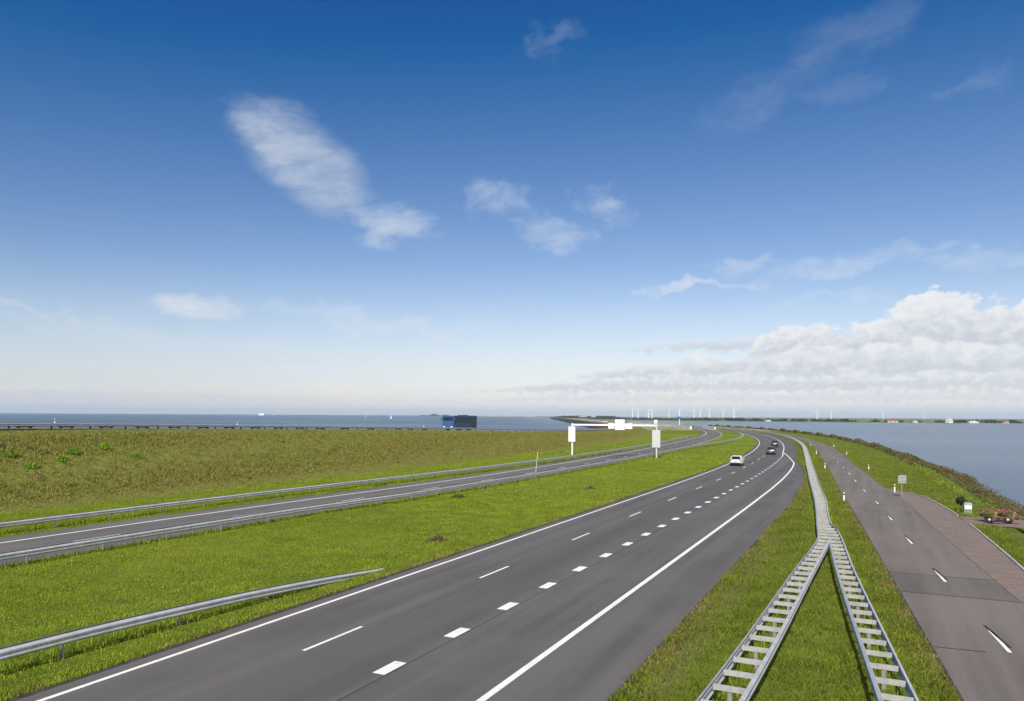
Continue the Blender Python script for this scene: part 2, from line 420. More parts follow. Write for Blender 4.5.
ribbon([(-60, 135, lambda s: asph_r(s)-.02, lambda s: asph_r(s)+.14+.06*math.sin(s*1.3)+.05*math.sin(s*.47), .006),
        (-60, 200, -20.22, -19.98, .006), (-5, 140, lambda s: svl(s)-.16-.05*math.sin(s*.9), lambda s: svl(s)+.03, .006)], 'road_edge', M['edge'])
# tar joints and old blacked-out dashes
def strip(V, F, UV, s0, o0, s1, o1, w, z):
    a = W(s0, o0, z); b = W(s1, o1, z); d = (b-a).normalized(); n = Vector((d.y, -d.x, 0))*w/2; i = len(V)
    V += [a-n, a+n, b+n, b-n]; UV += [(s0, o0), (s0, o0+w), (s1, o1+w), (s1, o1)]; F.append((i, i+1, i+2, i+3))
V, F, UV = [], [], []
for (a, b, c, d, w) in [(36.0, svl(36)+.05, 36.1, svr(36)-.05, .05), (40.3, svl(40.3)+.05, 40.4, svr(40.4)-.05, .05), (27.8, 1.95, 27.9, 3.4, .05)]: strip(V, F, UV, a, b, c, d, w, .010)
svmid = lambda s: (svl(s)+svr(s))/2
sdash = [17.6, 28.2, 39.0, 49.9, 60.7, 71.5, 83, 95, 107, 120, 134, 150]
for s in sdash[:7]:
    strip(V, F, UV, s+.6, svmid(s+.6)+.14, s+3.3, svmid(s+3.3)-.02, .10, .010)
me = mesh_np('tar_joints', V, F); add_uv(me, UV); link('tar_joints', me, M['tar'])['kind'] = 'structure'
# painted lines
V, F, UV = [], [], []
def line(s0, s1, fo, w, z=.010, step=2.0):
    if not callable(fo): fo = const(fo)
    s = s0
    while s < s1-1e-6:
        e = min(s1, s+(step if s < 300 else 6)); a = W(s, fo(s)-w/2, z); b = W(s, fo(s)+w/2, z); c = W(e, fo(e)+w/2, z); d = W(e, fo(e)-w/2, z)
        i = len(V); V.extend([a, b, c, d]); UV.extend([(s, 0), (s, 1), (e, 1), (e, 0)]); F.append((i, i+1, i+2, i+3)); s = e
line(-30, 1200, -19.38, .17)
k = 18.15-23.5
while k < 420: line(k, k+3.0, -16.12, .13); k += 11.75
k = 17.5-15.88
while k < 150: line(k, k+1.15, -12.75, .42 if k < 70 else .34); k += 3.97
line(150, 168, lambda s: -12.75-.45*(s-150)/18, .2)
line(-30, 128.5, interp([(-30, -9.25), (60, -9.1), (80, -9.2), (111, -9.55), (128.5, -9.95)]), .22)
line(128.5, 168, interp([(128.5, -9.95), (168, -13.2)]), .2)
line(168, 1200, -13.2, .2)
me = mesh_np('motorway_markings', V, F); add_uv(me, UV); link('motorway_markings', me, M['paint'])['kind'] = 'structure'
V, F, UV = [], [], []
line(-30, 1200, B_far, .22); line(182, 1200, B_near, .17)
k = 4.0
while k < 420: line(k, k+3.0, lambda s: (B_far(s)+B_near(s))/2, .14); k += 11.75
me = mesh_np('opposite_markings', V, F); add_uv(me, UV); link('opposite_markings', me, M['paint'])['kind'] = 'structure'
V, F, UV = [], [], []
for s in sdash: line(s, s+2.6, svmid, .12, step=.9)
me = mesh_np('service_markings', V, F); add_uv(me, UV); link('service_markings', me, M['paint'])['kind'] = 'structure'
# kerb of the lay-by
mb = MB()
for i in range(10, 84):
    if 60.2 < i < 66: continue
    a = W(i+.01, brr(i)+.06, .0); b = W(i+.99, brr(i+1)+.06, .0); d = b-a; mid = (a+b)/2; mid.z = .0
    mb.box(mid, (.12, d.length, .12), Matrix.Rotation(-math.atan2(d.x, d.y), 3, 'Z'))
mb.build('layby_kerb', M['kerb'])['kind'] = 'structure'

# ------------------------------------------------------------------ crash barriers
WP = [(.155, .0), (.135, .03), (.095, .08), (.055, .08), (.02, .022), (-.02, .022), (-.055, .08), (-.095, .08), (-.135, .03), (-.155, .0)]
def rail_mesh(name, pts, side):
    """W-beam swept along world points; side +1 bulges to the right of travel"""
    prof = [(z, y) for z, y in WP]+[(z, y-.012) for z, y in reversed(WP)]; n = len(prof); V = []; F = []
    for i, p in enumerate(pts):
        d = (pts[min(i+1, len(pts)-1)]-pts[max(i-1, 0)]); d.z = 0; d.normalize(); nr = Vector((d.y, -d.x, 0))*side
        for z, y in prof: q = p+nr*y; V.append((q.x, q.y, q.z+z))
        if i:
            for j in range(n): F.append(((i-1)*n+j, (i-1)*n+(j+1) % n, i*n+(j+1) % n, i*n+j))
    me = mesh_np(name, V, F, True)
    try: me.set_sharp_from_angle(angle=R(30))
    except Exception: pass
    return me
mb = MB(); mb.box((0, 0, 0), (1.0, .055, .14)); SP = mb.mesh('spacer'); SP.materials.append(M['spacer'])
mb = MB(); mb.box((0, 0, -.33), (.10, .012, .74)); mb.box((-.05, 0, -.33), (.012, .06, .74)); mb.box((.05, 0, -.33), (.012, .06, .74)); PO = mb.mesh('post'); PO.materials.append(M['post'])
mb = MB(); mb.cyl((0, 0, 0), (0, 0, .05), .018, n=6); BO = mb.mesh('bolt_plate'); BO.materials.append(M['post'])
def barrier_parts(root, fl, fr, s0, s1, gap, pev, z, mat, rails=True, cnt=None, zfun=None, sp_mat=None):
    """spacers between two rails and a post under every pev-th spacer"""
    zf = zfun or (lambda s: 0.0)
    def pts(f, a, b):
        out = []; s = a
        while s < b: out.append(W(s, f(s), z(s)+zf(s))); s += 1.0 if s < 100 else 3.0
        out.append(W(b, f(b), z(b)+zf(b))); return out
    if rails:
        if fl: link('rail', rail_mesh('rail', pts(fl, s0, s1), -1), mat, root)
        if fr: link('rail', rail_mesh('rail', pts(fr, s0, s1), 1), mat, root)
    s = s0+.3; k = 0; rest = MB(); rp = MB(); ns = npst = 0
    while s < s1:
        a = W(s, fl(s)+.0, 0); b = W(s, fr(s)-.0, 0); mid = (a+b)/2; L = (b-a).length-.02; zz = z(s)+zf(s)
        ang = -head(s)
        if zz > .38:
            near = ns < cnt[0]
            if near:
                o = link('spacer', SP, None, root, (mid.x, mid.y, zz+.03), ang); o.scale = (L, 1, 1); ns += 1
            else: rest.box((mid.x, mid.y, zz+.03), (L, .055, .14), Matrix.Rotation(ang, 3, 'Z'))
        if k % pev == 0:
            if npst < cnt[1]:
                o = link('post', PO, None, root, (mid.x, mid.y, zz), ang); npst += 1
                if zz < .5: o.scale = (1, 1, max(.2, (zz+.1)/.7))
            else: rp.box((mid.x, mid.y, zz-.33), (.10, .06, .72), Matrix.Rotation(ang, 3, 'Z'))
        s += gap; k += 1
    cnt[0] -= ns; cnt[1] -= npst
    if rest.v: rest.build('spacer', M['spacer'], root)['kind'] = 'stuff'
    if rp.v: rp.build('post', M['post'], root)['kind'] = 'stuff'
ZR = .62
# Y-shaped barrier on the verge
yb = empty('crash_barrier', (0, 0, 0), 0, 'galvanised ladder-like crash barrier forking into a Y on the grass right of the main road', 'crash barrier')
Lo = interp([(2, -5.1), (18, -3.62), (36, -2.9), (44.2, -2.55), (50.3, -2.92), (65.4, -4.0), (74, -4.75), (91, -6.15), (125, -8.1), (163, -9.1), (193, -9.2), (400, -8.6)])
Li = interp([(2, -4.2), (18.3, -2.74), (36, -2.22), (44.6, -1.97)])
Ri = interp([(2, 2.15), (19.8, .30), (36, -1.27), (44.6, -1.97)])
Ro = interp([(2, 2.9), (20.2, 1.02), (36, -.62), (48.6, -1.78), (50.7, -2.17), (65.8, -3.25), (74, -4.0), (91, -5.4), (125, -7.35), (163, -8.35), (193, -8.45), (400, -7.85)])
Lo0 = interp([(2, -5.1), (18, -3.62), (36, -2.9), (42.7, -2.6)])
def pl(f, a, b, step=1.0):
    out = []; s = a
    while s < b: out.append(W(s, f(s), ZR)); s += step if s < 100 else 3
    out.append(W(b, f(b), ZR)); return out
for f, a, b, sd in ((Lo, 4, 400, -1), (Ro, 4, 400, 1), (Li, 4, 44.7, 1), (Ri, 4, 44.7, -1)):
    link('rail', rail_mesh('rail', pl(f, a, b), sd), M['steel'], yb)
cn = [100, 100]
c1 = [34, 34]; barrier_parts(yb, Lo, Li, 4.4, 44.8, 1.2, 3, const(ZR), M['steel'], False, c1)
c1 = [34, 34]; barrier_parts(yb, Ri, Ro, 4.4, 44.8, 1.2, 3, const(ZR), M['steel'], False, c1)
c1 = [33, 40]; barrier_parts(yb, Lo, Ro, 45.3, 400, 1.2, 3, const(ZR), M['steel'], False, c1)
# near median barrier, dipping into the turf
Cc = interp([(-6, -23.5), (12.6, -22.5), (21.7, -21.9), (29, -21.55)])
cb = empty('crash_barrier', (0, 0, 0), 0, 'short double steel crash barrier at lower left whose far end dips into the median grass', 'crash barrier')
zC = interp([(-10, ZR), (14, ZR), (20, .50), (24.5, .28), (29.4, -.08)])
barrier_parts(cb, lambda s: Cc(s)+.16, lambda s: Cc(s)+.38, -6, 29.4, 1.33, 3, zC, M['steel'], True, [60, 40])
# barrier along the near edge of the opposite carriageway, running on into the median
Bc = interp([(-20, -37.5), (21, -37.5), (38, -37.3), (56, -36.1), (110, -35.1), (150, -34.4), (175, -33.4), (196, -31), (245, -26.6), (293, -23.4), (370, -21.6)])
bb = empty('crash_barrier', (0, 0, 0), 0, 'long pale double crash barrier between median grass and the opposite carriageway', 'crash barrier')
barrier_parts(bb, lambda s: Bc(s)+.06, lambda s: Bc(s)+.38, -10, 370, 1.33, 3, const(ZR), M['steel'], True, [100, 90])
Ac = interp([(-20, -48.1), (27, -48.1), (47, -47.8), (79, -46.3), (140, -45.2), (221, -44.4), (300, -39.6)])
ab = empty('crash_barrier', (0, 0, 0), 0, 'long crash barrier on the far side of the opposite carriageway below the dike', 'crash barrier')
barrier_parts(ab, lambda s: Ac(s)+.12, lambda s: Ac(s)+.38, -10, 262, 1.33, 3, const(ZR), M['steel'], True, [100, 60])
# single rail on the crest of the dike, landward side
kb = empty('guard_rail', (0, 0, 0), 0, 'thin dark guard rail along the top of the grassy dike', 'guard rail')
Kc = lambda s: ecrest(s)-.5
def kpts(f, a, b, h):
    out = []; s = a
    while s < b: out.append(W(s, f(s), zcrest(s)+h)); s += 3
    return out
link('rail', rail_mesh('rail', kpts(Kc, 10, 330, .42), 1), M['rail_old'], kb)
mb = MB(); mb.box((0, 0, .2), (.12, .12, .72)); KP = mb.mesh('post'); KP.materials.append(M['timber'])
s = 10; k = 0
while s < 330:
    p = W(s, Kc(s)-.12, zcrest(s)); link('post', KP, None, kb, p, -head(s)); s += 4.0
kb2 = empty('guard_rail', (0, 0, 0), 0, 'pale guard rail on the seaward side of the dike top road', 'guard rail')
link('rail', rail_mesh('rail', kpts(const(-79.0), 10, 330, .40), -1), M['steel'], kb2)
s = 12
while s < 330:
    p = W(s, -78.9, zcrest(s)); link('post', PO, None, kb2, (p.x, p.y, p.z+.42), -head(s)); s += 4.0

# ------------------------------------------------------------------ delineator posts
mb = MB(); mb.box((0, 0, .38), (.13, .05, .80), bev=.02); dpo = empty('delineator_post', (0, 0, 0)); mb.build('shaft', M['white'], dpo)
mb = MB(); mb.box((0, 0, .62), (.136, .056, .14)); mb.build('reflector_band', M['black'], dpo)
first = [True]
def place(proto, loc, rz, label, cat, group):
    if 'used' not in proto: o = proto; proto['used'] = 1
    else: o = copy_tree(proto)
    if 'used' in o and o is not proto: del o['used']
    o.location = loc; o.rotation_euler = (0, 0, rz); tag(o, label, cat, group); return o
left = [(72.4, -2.05, 'nearest'), (117.3, -5.2, 'second'), (163, -6.65, 'third'), (208, -6.55, 'farthest')]
for s, off, w in left:
    place(dpo, W(s, off, .0), -head(s), 'white roadside post, %s of the four between the service road and the ladder-like barrier' % w, 'marker post', 'white posts along the service road')
right = [(83.7, 2.3, 'beside the double sign'), (116.9, .55, 'second from the double sign'), (161.6, -1.1, 'third from the double sign'), (203.7, -1.3, 'farthest away')]
for s, off, w in right:
    place(dpo, W(s, off, .0), -head(s), 'white roadside post on the lake side of the service road, %s' % w, 'marker post', 'white posts along the service road')
for s, w in ((44.6, 'left of the pair above the bright weeds'), (50.3, 'right of the pair above the bright weeds'), (76, 'nearer the middle of the dike top'), (129, 'nearest the blue coach')):
    o = place(dpo, W(s, -79.6, zcrest(s)+.25), -head(s), 'white marker post on the dike top road, %s' % w, 'marker post', 'white posts on the dike top')
del dpo['used']
# added dark blocks on the seaward edge, standing in for overlapping rail sections
mb = MB(); mb.box((0, 0, .22), (.28, 1.7, .44), bev=.03); mb.box((0, -.6, -.05), (.2, .2, .3)); mb.box((0, .6, -.05), (.2, .2, .3)); TB = mb.mesh('standin_block'); TB.materials.append(M['timber'])
NB = 16
BL = [24, 66, 106, 142, 174, 203, 229, 255, 278, 299, 319, 345, 370, 398, 410, 424]
def od_from_px(px, o=-78.4):
    lo, hi = 15, 320
    for _ in range(40):
        m_ = (lo+hi)/2; p = W(m_, o); x = 512+FOC*p.x/p.y
        if x < px: lo = m_
        else: hi = m_
    return lo
BS = [od_from_px(x) for x in BL]
order = ['first from the left', 'second from the left', 'third from the left', 'fourth from the left', 'fifth from the left', 'sixth from the left', 'seventh from the left', 'eighth from the left', 'eighth from the coach', 'seventh from the coach', 'sixth from the coach', 'fifth from the coach', 'fourth from the coach', 'third from the coach', 'second from the coach', 'nearest the coach']
for i, s in enumerate(BS):
    o = link('standin_block', TB, None, None, W(s, -78.3, zcrest(s)+.12), -head(s))
    tag(o, 'dark low timber block on the edge of the dike top road, %s' % order[i], 'timber block', 'dark timber blocks on the dike top')

# ------------------------------------------------------------------ portal over the opposite carriageway
sP = 131.0; th = head(sP)
pr = empty('sign_gantry', W(sP, -41, 0), -th, 'white steel sign gantry spanning the opposite carriageway, with blank white boards', 'gantry')
mb = MB(); mb.cyl((-7.8, 0, -.2), (-7.8, 0, 6.15), .16, n=16); mb.build('upright', M['white'], pr, smooth=True)
mb = MB(); mb.cyl((8.0, 0, -.2), (8.0, 0, 6.15), .16, n=16); mb.build('upright', M['offwhite'], pr, smooth=True)
mb = MB(); mb.box((.1, 0, 5.85), (16.1, .30, .32), bev=.04); mb.build('crossbeam', M['white'], pr)
def board(x, z, w, h, y=-.28, mat='white', name='board'):
    b = MB(); b.box((x, y, z), (w, .06, h), bev=.02); o = b.build(name, M[mat], pr)
    f = MB()
    for dx in (-w*.3, w*.3): f.box((x+dx, y+.07, z), (.06, .08, h*.92))
    f.build('bracket', M['offwhite'], o); return o
board(-7.8, 4.1, 1.35, 2.8); board(8.0, 3.5, 1.45, 3.1, mat='offwhite')
board(1.35, 5.95, 1.8, 1.9); board(-.25, 5.7, 1.15, 1.0); board(3.0, 5.7, 1.3, 1.0); board(7.9, 6.55, .6, .65, name='small_board')

# leaning marker pole
mp = empty('marker_pole', W(82.9, -36.95, 0), 0, 'thin pale pole leaning slightly to the right behind the median barrier', 'pole')
mb = MB(); mb.cyl((0, 0, -.1), (.30, .05, 2.95), .045, .035, n=10); mb.build('pole_shaft', M['offwhite'], mp)
mb = MB(); mb.cyl((.285, .045, 2.8), (.305, .05, 3.0), .05, n=10); mb.build('cap', M['offwhite'], mp)

# double sign by the service road
sg = empty('road_sign', W(78.8, 2.75, 0), R(8), 'grey backed double road sign on one post beside the lay-by', 'road sign')
mb = MB(); mb.cyl((0, 0, -.1), (0, 0, 2.2), .038, n=12); mb.build('sign_post', M['post'], sg)
for dx in (-.21, .21):
    mb = MB(); mb.box((dx, -.05, 1.68), (.40, .03, .74), bev=.01); p = mb.build('sign_plate', M['signback'], sg)
    mb = MB(); mb.box((dx, -.08, 1.86), (.38, .02, .04)); mb.box((dx, -.08, 1.50), (.38, .02, .04)); mb.build('stiffener', M['post'], p)

# litter bin
bn = empty('litter_bin', W(67.9, 6.95, 0), R(-20), 'green litter bin with a white front panel beside the picnic path', 'litter bin')
mb = MB(); mb.prism([(-.27, -.24), (.27, -.24), (.27, .24), (-.27, .24)], .0, .62, ax=2); mb.build('bin_body', M['binGreen'], bn)
mb = MB(); mb.box((0, -.25, .50), (.50, .03, .30), bev=.01); mb.build('front_panel', M['white'], bn)
mb = MB(); mb.prism([(-.29, .62), (.29, .62), (.24, .84), (-.24, .84)], -.26, .26, ax=1); mb.build('lid', M['signback'], bn)
mb = MB(); mb.box((0, 0, .02), (.62, .56, .08)); mb.build('bin_foot', M['kerb'], bn)

# picnic table ------------------------------------------------------
pt = empty('picnic_table', W(62.9, 8.35, .0), R(2), 'red stained wooden picnic table with benches on the brick path', 'picnic table')
for i in range(4):
    mb = MB(); mb.box((0, -.33+.22*i, .84), (2.05, .19, .06), bev=.008); mb.build('tabletop_plank', M['red'], pt)
for sd in (-1, 1):
    mb = MB(); mb.box((0, sd*.82, .50), (2.05, .13, .06), bev=.008); mb.box((0, sd*.97, .50), (2.05, .13, .06), bev=.008); mb.build('bench', M['red'], pt)
for x in (-.68, .68):
    for sd in (-1, 1):
        mb = MB(); Mx = Matrix.Rotation(sd*R(-24), 3, 'X'); mb.box((x, sd*.52, .40), (.09, .11, .94), Mx); mb.build('leg', M['tan'], pt)
    mb = MB(); mb.box((x+.1, 0, .40), (.07, 2.1, .10)); mb.build('cross_beam', M['red'], pt)
    mb = MB(); mb.tor((x-.12, -.2, .26), (1, .9, 0), .19, .075); o = mb.build('support_ring', M['black'], pt, smooth=True)
    mb = MB(); mb.cyl((x-.14, -.22, .26), (x-.08, -.17, .26), .07, n=16); mb.build('hub', M['white'], o)

# ------------------------------------------------------------------ foliage helpers
def blades(name, P, h, w, mat, lean=.35, seg=False, two=False):
    """one pointed leaf per ground point"""
    n = len(P); a = rng.uniform(0, 2*math.pi, n); l = rng.uniform(.1, 1, n)*lean; b = rng.uniform(0, 2*math.pi, n)
    hh = h*rng.uniform(.55, 1.25, n); ww = w*rng.uniform(.7, 1.3, n)
    dx = np.cos(a)*ww/2; dy = np.sin(a)*ww/2
    V = np.empty((n, 4, 3), dtype=np.float32)
    V[:, 0] = P+np.stack([-dx, -dy, -.03*np.ones(n)], 1); V[:, 1] = P+np.stack([dx, dy, -.03*np.ones(n)], 1)
    lx = np.cos(b)*l*hh; ly = np.sin(b)*l*hh
    V[:, 2] = P+np.stack([dx*.7+lx*.45, dy*.7+ly*.45, hh*.6], 1)
    V[:, 3] = P+np.stack([lx, ly, hh*np.sqrt(np.clip(1-l*l*.6, .2, 1))], 1)
    F = np.arange(n*4).reshape(n, 4)[:, [0, 1, 2, 3]]
    me = mesh_np(name, V.reshape(-1, 3), F)
    at = me.attributes.new('rnd', 'FLOAT', 'POINT'); at.data.foreach_set('value', np.repeat(rng.uniform(0, 1, n), 4).astype(np.float32))
    return link(name, me, mat)
def leaves(name, P, size, mat, parent=None, shared_rnd=None):
    n = len(P); sz = size*rng.uniform(.5, 1.4, n)
    u = rng.normal(size=(n, 3)); u /= np.linalg.norm(u, axis=1)[:, None]
    v = rng.normal(size=(n, 3)); v -= (v*u).sum(1)[:, None]*u; v /= np.linalg.norm(v, axis=1)[:, None]
    V = np.empty((n, 4, 3), dtype=np.float32); s_ = sz[:, None]
    V[:, 0] = P-u*s_*.5; V[:, 1] = P+v*s_*.32; V[:, 2] = P+u*s_*.5; V[:, 3] = P-v*s_*.32
    me = mesh_np(name, V.reshape(-1, 3), np.arange(n*4).reshape(n, 4))
    at = me.attributes.new('rnd', 'FLOAT', 'POINT'); at.data.foreach_set('value', np.repeat(rng.uniform(0, 1, n), 4).astype(np.float32))
    return link(name, me, mat, parent)
def Wn(s, o):
    t = np.where(s <= S0, T0, T0-(np.minimum(s, S1)-S0)/RAD)
    x = np.where(s <= S0, s*math.sin(T0), S0*math.sin(T0)+RAD*(np.cos(t)-math.cos(T0))); y = np.where(s <= S0, s*math.cos(T0), S0*math.cos(T0)+RAD*(math.sin(T0)-np.sin(t)))
    ex = np.maximum(0, s-S1); x = x+ex*np.sin(t); y = y+ex*np.cos(t)
    return x+o*np.cos(t), y-o*np.sin(t)
def tabf(f, a=-80, b=700):
    xs = np.linspace(a, b, 800); ys = np.array([f(x) for x in xs]); return lambda s: np.interp(s, xs, ys)
ar_, bf_, bn_, sl_, sr_, br_, zc_, ec_, to_ = map(tabf, (asph_r, B_far, B_near, svl, svr, brr, zcrest, ecrest, ftoe))
def inview(x, y, m=1.35): return (y > 12) & (np.abs(x) < y*.72*m+6)
def clump(x, y, k=.8):
    return .5+.25*(np.sin(x*k+1.3*np.sin(y*k*.7))+np.sin(y*k*1.3+1.7*np.sin(x*k*.6)))
def sow(n, s0, s1, o0, o1, test, power=1.0):
    s = s0+(s1-s0)*rng.uniform(0, 1, n)**power; o = rng.uniform(o0, o1, n); x, y = Wn(s, o)
    k = inview(x, y) & test(s, o)
    return s[k], o[k], x[k], y[k]
def grassy(s, o):
    road = ((o > -20.12) & (o < ar_(s)+.06)) | ((o > bf_(s)-2.08) & (o < bn_(s)+.42)) | ((o > sl_(s)-.08) & (o < np.where((s > 5) & (s < 88), np.maximum(br_(s)+.12, sr_(s)), sr_(s))+.04)) | ((s > 60.6) & (s < 65.6) & (o > 3))
    return ~road
def gz(s, o):
    z = .02+.05*np.sin(o*.9+s*.21)*np.sin(s*.13-o*.4)
    nb = bn_(s); k = (o > nb+2) & (o < -22)
    z = z-np.where(k, .35*np.sin(np.pi*(o-nb-2)/(-24-nb))**2*np.maximum(0, 1-s/400), 0)
    z = np.where(o > 8, -3.1*np.minimum(1, (o-8)/8), z)
    sl = np.clip((o-ec_(s))/(to_(s)-ec_(s)), 0, 1)
    return np.where(o < to_(s), zc_(s)*(1-sl)-.35*np.sin(np.pi*sl)*(zc_(s)/6), z)
Ps = []
for n, s0, s1, pw in ((960000, 6, 62, 1.1), (360000, 50, 130, 1.3), (90000, 120, 330, 1.3)):
    s, o, x, y = sow(n, s0, s1, -58, 12.5, grassy, pw); Ps.append((s, o, x, y))
for i, (s, o, x, y) in enumerate(Ps):
    P = np.stack([x, y, gz(s, o)], 1); D = np.hypot(x, y)
    cl = .45+.75*clump(x, y)*.6+.45*clump(x*3.1, y*2.7)
    for sel, mt, hh in ((o < -15, 'grass', (.10, .14, .20)), (o > -15, 'grass_olive', (.14, .18, .24))):
        if sel.sum(): blades('grass', P[sel], hh[i]*cl[sel], (.024, .048, .11)[i], M[mt], .85)['kind'] = 'stuff'
for o in [o for o in C.objects if o.name.startswith('grass')]: tag(o, 'short bright green grass on the verges and median', 'grass')
# rough weeds on the dike face
s, o, x, y = sow(330000, 20, 330, -74, -56, lambda s, o: (o < to_(s)+.3+1.0*(clump(s, o, .9)-.5)) & (o > ec_(s)-.4), 1.25)
P = np.stack([x, y, gz(s, o)], 1); g = clump(x, y, 2.3)*.6+.4*clump(x, y, 5.1)
dmp = np.clip((to_(s)-o)/2.5, .25, 1)*np.clip((o-ec_(s))/1.6, .3, 1)
w_ = blades('dike_weeds', P, (.15+.36*g*g)*dmp, .07, M['weed'], .8); tag(w_, 'rough olive and brown weeds covering the dike slope', 'weeds', kind='stuff')
# taller tufts along barriers and edges
def tuft(pts, n, r, h, name, label, cat, mat='grass', group=None, leafy=False):
    for i, (s0, o0, lb) in enumerate(pts):
        c = W(s0, o0, float(gz(np.array([s0]), np.array([o0]))[0])); q = np.clip(rng.normal(size=(n, 2))*r*.45, -r*.8, r*.8); rr = np.hypot(q[:, 0], q[:, 1])/r
        if leafy:
            Z = np.abs(rng.normal(size=n))*h*.5*np.clip(1.1-rr, .15, 1); P = np.stack([q[:, 0], q[:, 1], Z], 1); ob = leaves(name, P, .17, M[mat])
        else:
            P = np.stack([q[:, 0], q[:, 1], np.zeros(n)], 1); ob = blades(name, P, h*np.clip(1.15-rr, .3, 1), .03, M[mat], .6)
        ob.location = c; tag(ob, label % lb, cat, group)
tuft([(37.6, -23.2, 'near the buried end of the short barrier'), (73.6, -26.5, 'right of the leaning pole in the median'), (58, -33.5, 'in the middle of the median')], 700, .75, .34, 'grass_tuft', 'dark green grass tuft %s', 'grass tuft', 'scrub', None, True)
tuft([(39.1, -68.2, 'leftmost on the dike slope'), (39.6, -66.0, 'lowest on the left, near the photo edge'), (42.9, -66.8, 'lower left neighbour of the largest one'), (44.9, -68.1, 'the largest one'), (48.4, -68.7, 'high on the slope, right of the largest one'), (50.2, -66.5, 'farthest right on the slope')], 520, .72, .6, 'weed_clump', 'vivid green weed clump %s', 'weed clump', 'bright', 'vivid green weed clumps on the dike', True)
# taller grass under barriers
Q = []
for f, a, b in ((Bc, 15, 240), (Ac, 25, 240), (Cc, 5, 30), (Lo, 15, 150), (Ro, 15, 150)):
    n = int((b-a)*55); s = rng.uniform(a, b, n); o = np.array([f(k) for k in s])+rng.normal(size=n)*.22; x, y = Wn(s, o); k = grassy(s, o); Q.append(np.stack([x, y, np.full(n, .02)], 1)[k])
blades('barrier_grass', np.concatenate(Q), .26, .03, M['grass'], .5); tag(C.objects['barrier_grass'], 'uncut taller grass growing under the crash barriers', 'grass', kind='stuff')
# dry stalks and bare looking strips along the road edges
Q = []
for f, a, b, n in ((asph_r, 8, 150, 16000), (svl, 10, 120, 9000), (const(-20.1), 10, 90, 5000), (svr, 84, 160, 3000)):
    s = rng.uniform(a, b, n); o = np.array([f(k) for k in s])+np.abs(rng.normal(size=n))*.32*(1 if f is not svl and f(20) > -20 else -1); x, y = Wn(s, o); k = grassy(s, o) & (clump(x, y, 1.1) > .42); Q.append(np.stack([x, y, np.full(n, .02)], 1)[k])
blades('dry_stalks', np.concatenate(Q), .13, .022, M['straw'], .8); tag(C.objects['dry_stalks'], 'dry straw coloured stalks along the asphalt edges', 'grass', kind='stuff')
s, o, x, y = sow(16000, 10, 90, -58, 9, grassy, 1.1); blades('seed_heads', np.stack([x, y, gz(s, o)], 1), .24, .012, M['straw'], .5); tag(C.objects['seed_heads'], 'scattered pale seed heads standing above the grass', 'grass', kind='stuff')
# lakeside scrub
s, o, x, y = sow(150000, 45, 560, 4.2, 16.5, lambda s, o: (rng.uniform(0, 1, len(s)) < clump(s, o*1.5, .35)+.35) & (o > np.interp(s, [60, 71, 78, 88, 97, 116, 146, 200, 560], [11.5, 11.1, 8.6, 7.9, 7.6, 7.2, 7.4, 8.5, 10])+.8*clump(s, o, .5)), 1.2)
k = np.clip((o-np.interp(s, [60, 71, 78, 97, 146, 560], [11.5, 11, 8.6, 7.6, 7.4, 10]))/2.5, .15, 1); z = gz(s, o)+k*(.25+.9*clump(s, o, .5))*rng.uniform(0, 1, len(s)); far = np.clip(s/120, 1, 3)
s2, o2, x2, y2 = sow(110000, 130, 620, 7, 16, lambda s, o: rng.uniform(0, 1, len(s)) < clump(s, o*1.5, .3)+.45, 1.3)
z2 = gz(s2, o2)+(.2+1.3*clump(s2, o2, .35))*rng.uniform(0, 1, len(s2)); s = np.concatenate([s, s2]); x = np.concatenate([x, x2]); y = np.concatenate([y, y2]); z = np.concatenate([z, z2]); far = np.clip(s/120, 1, 3.2)
sb = leaves('shore_scrub', np.stack([x, y, z], 1), .20*far, M['scrub']); tag(sb, 'rough brown and olive scrub along the lake edge', 'scrub', kind='stuff')
s, o, x, y = sow(9000, 60, 150, 7, 12, lambda s, o: np.abs(o-np.interp(s, [60, 71, 78, 88, 97, 150], [11, 10.9, 8.4, 7.8, 7.4, 7.3])) < .8*clump(s, o, .6), 1.2)
z = gz(s, o)+rng.uniform(0, .5, len(s)); sb = leaves('shore_weeds', np.stack([x, y, z], 1), .16, M['grass']); tag(sb, 'light green weeds between the grass and the lakeside scrub', 'weeds', kind='stuff')
# dark round bush behind the bin
bu = empty('small_bush', W(68.9, 6.6, 0), 0, 'small dark round-headed bush on a thin stem just left of the litter bin', 'bush')
n = 1500; q = rng.normal(size=(n, 3)); q /= np.linalg.norm(q, axis=1)[:, None]; q *= (rng.uniform(.35, 1, n)**.5)[:, None]*np.array([.33, .33, .30])*(1+.18*np.sin(q[:, :1]*7)); q[:, 2] += .88
leaves('crown', q, .12, M['darkleaf'], bu)
mb = MB(); mb.cyl((0, 0, -.05), (.03, .02, .5), .045, .03, n=8); mb.cyl((.03, .02, .45), (-.12, .05, .95), .025, .012, n=6); mb.cyl((.03, .02, .45), (.16, -.03, .95), .025, .012, n=6); mb.build('stem', M['bark'], bu)

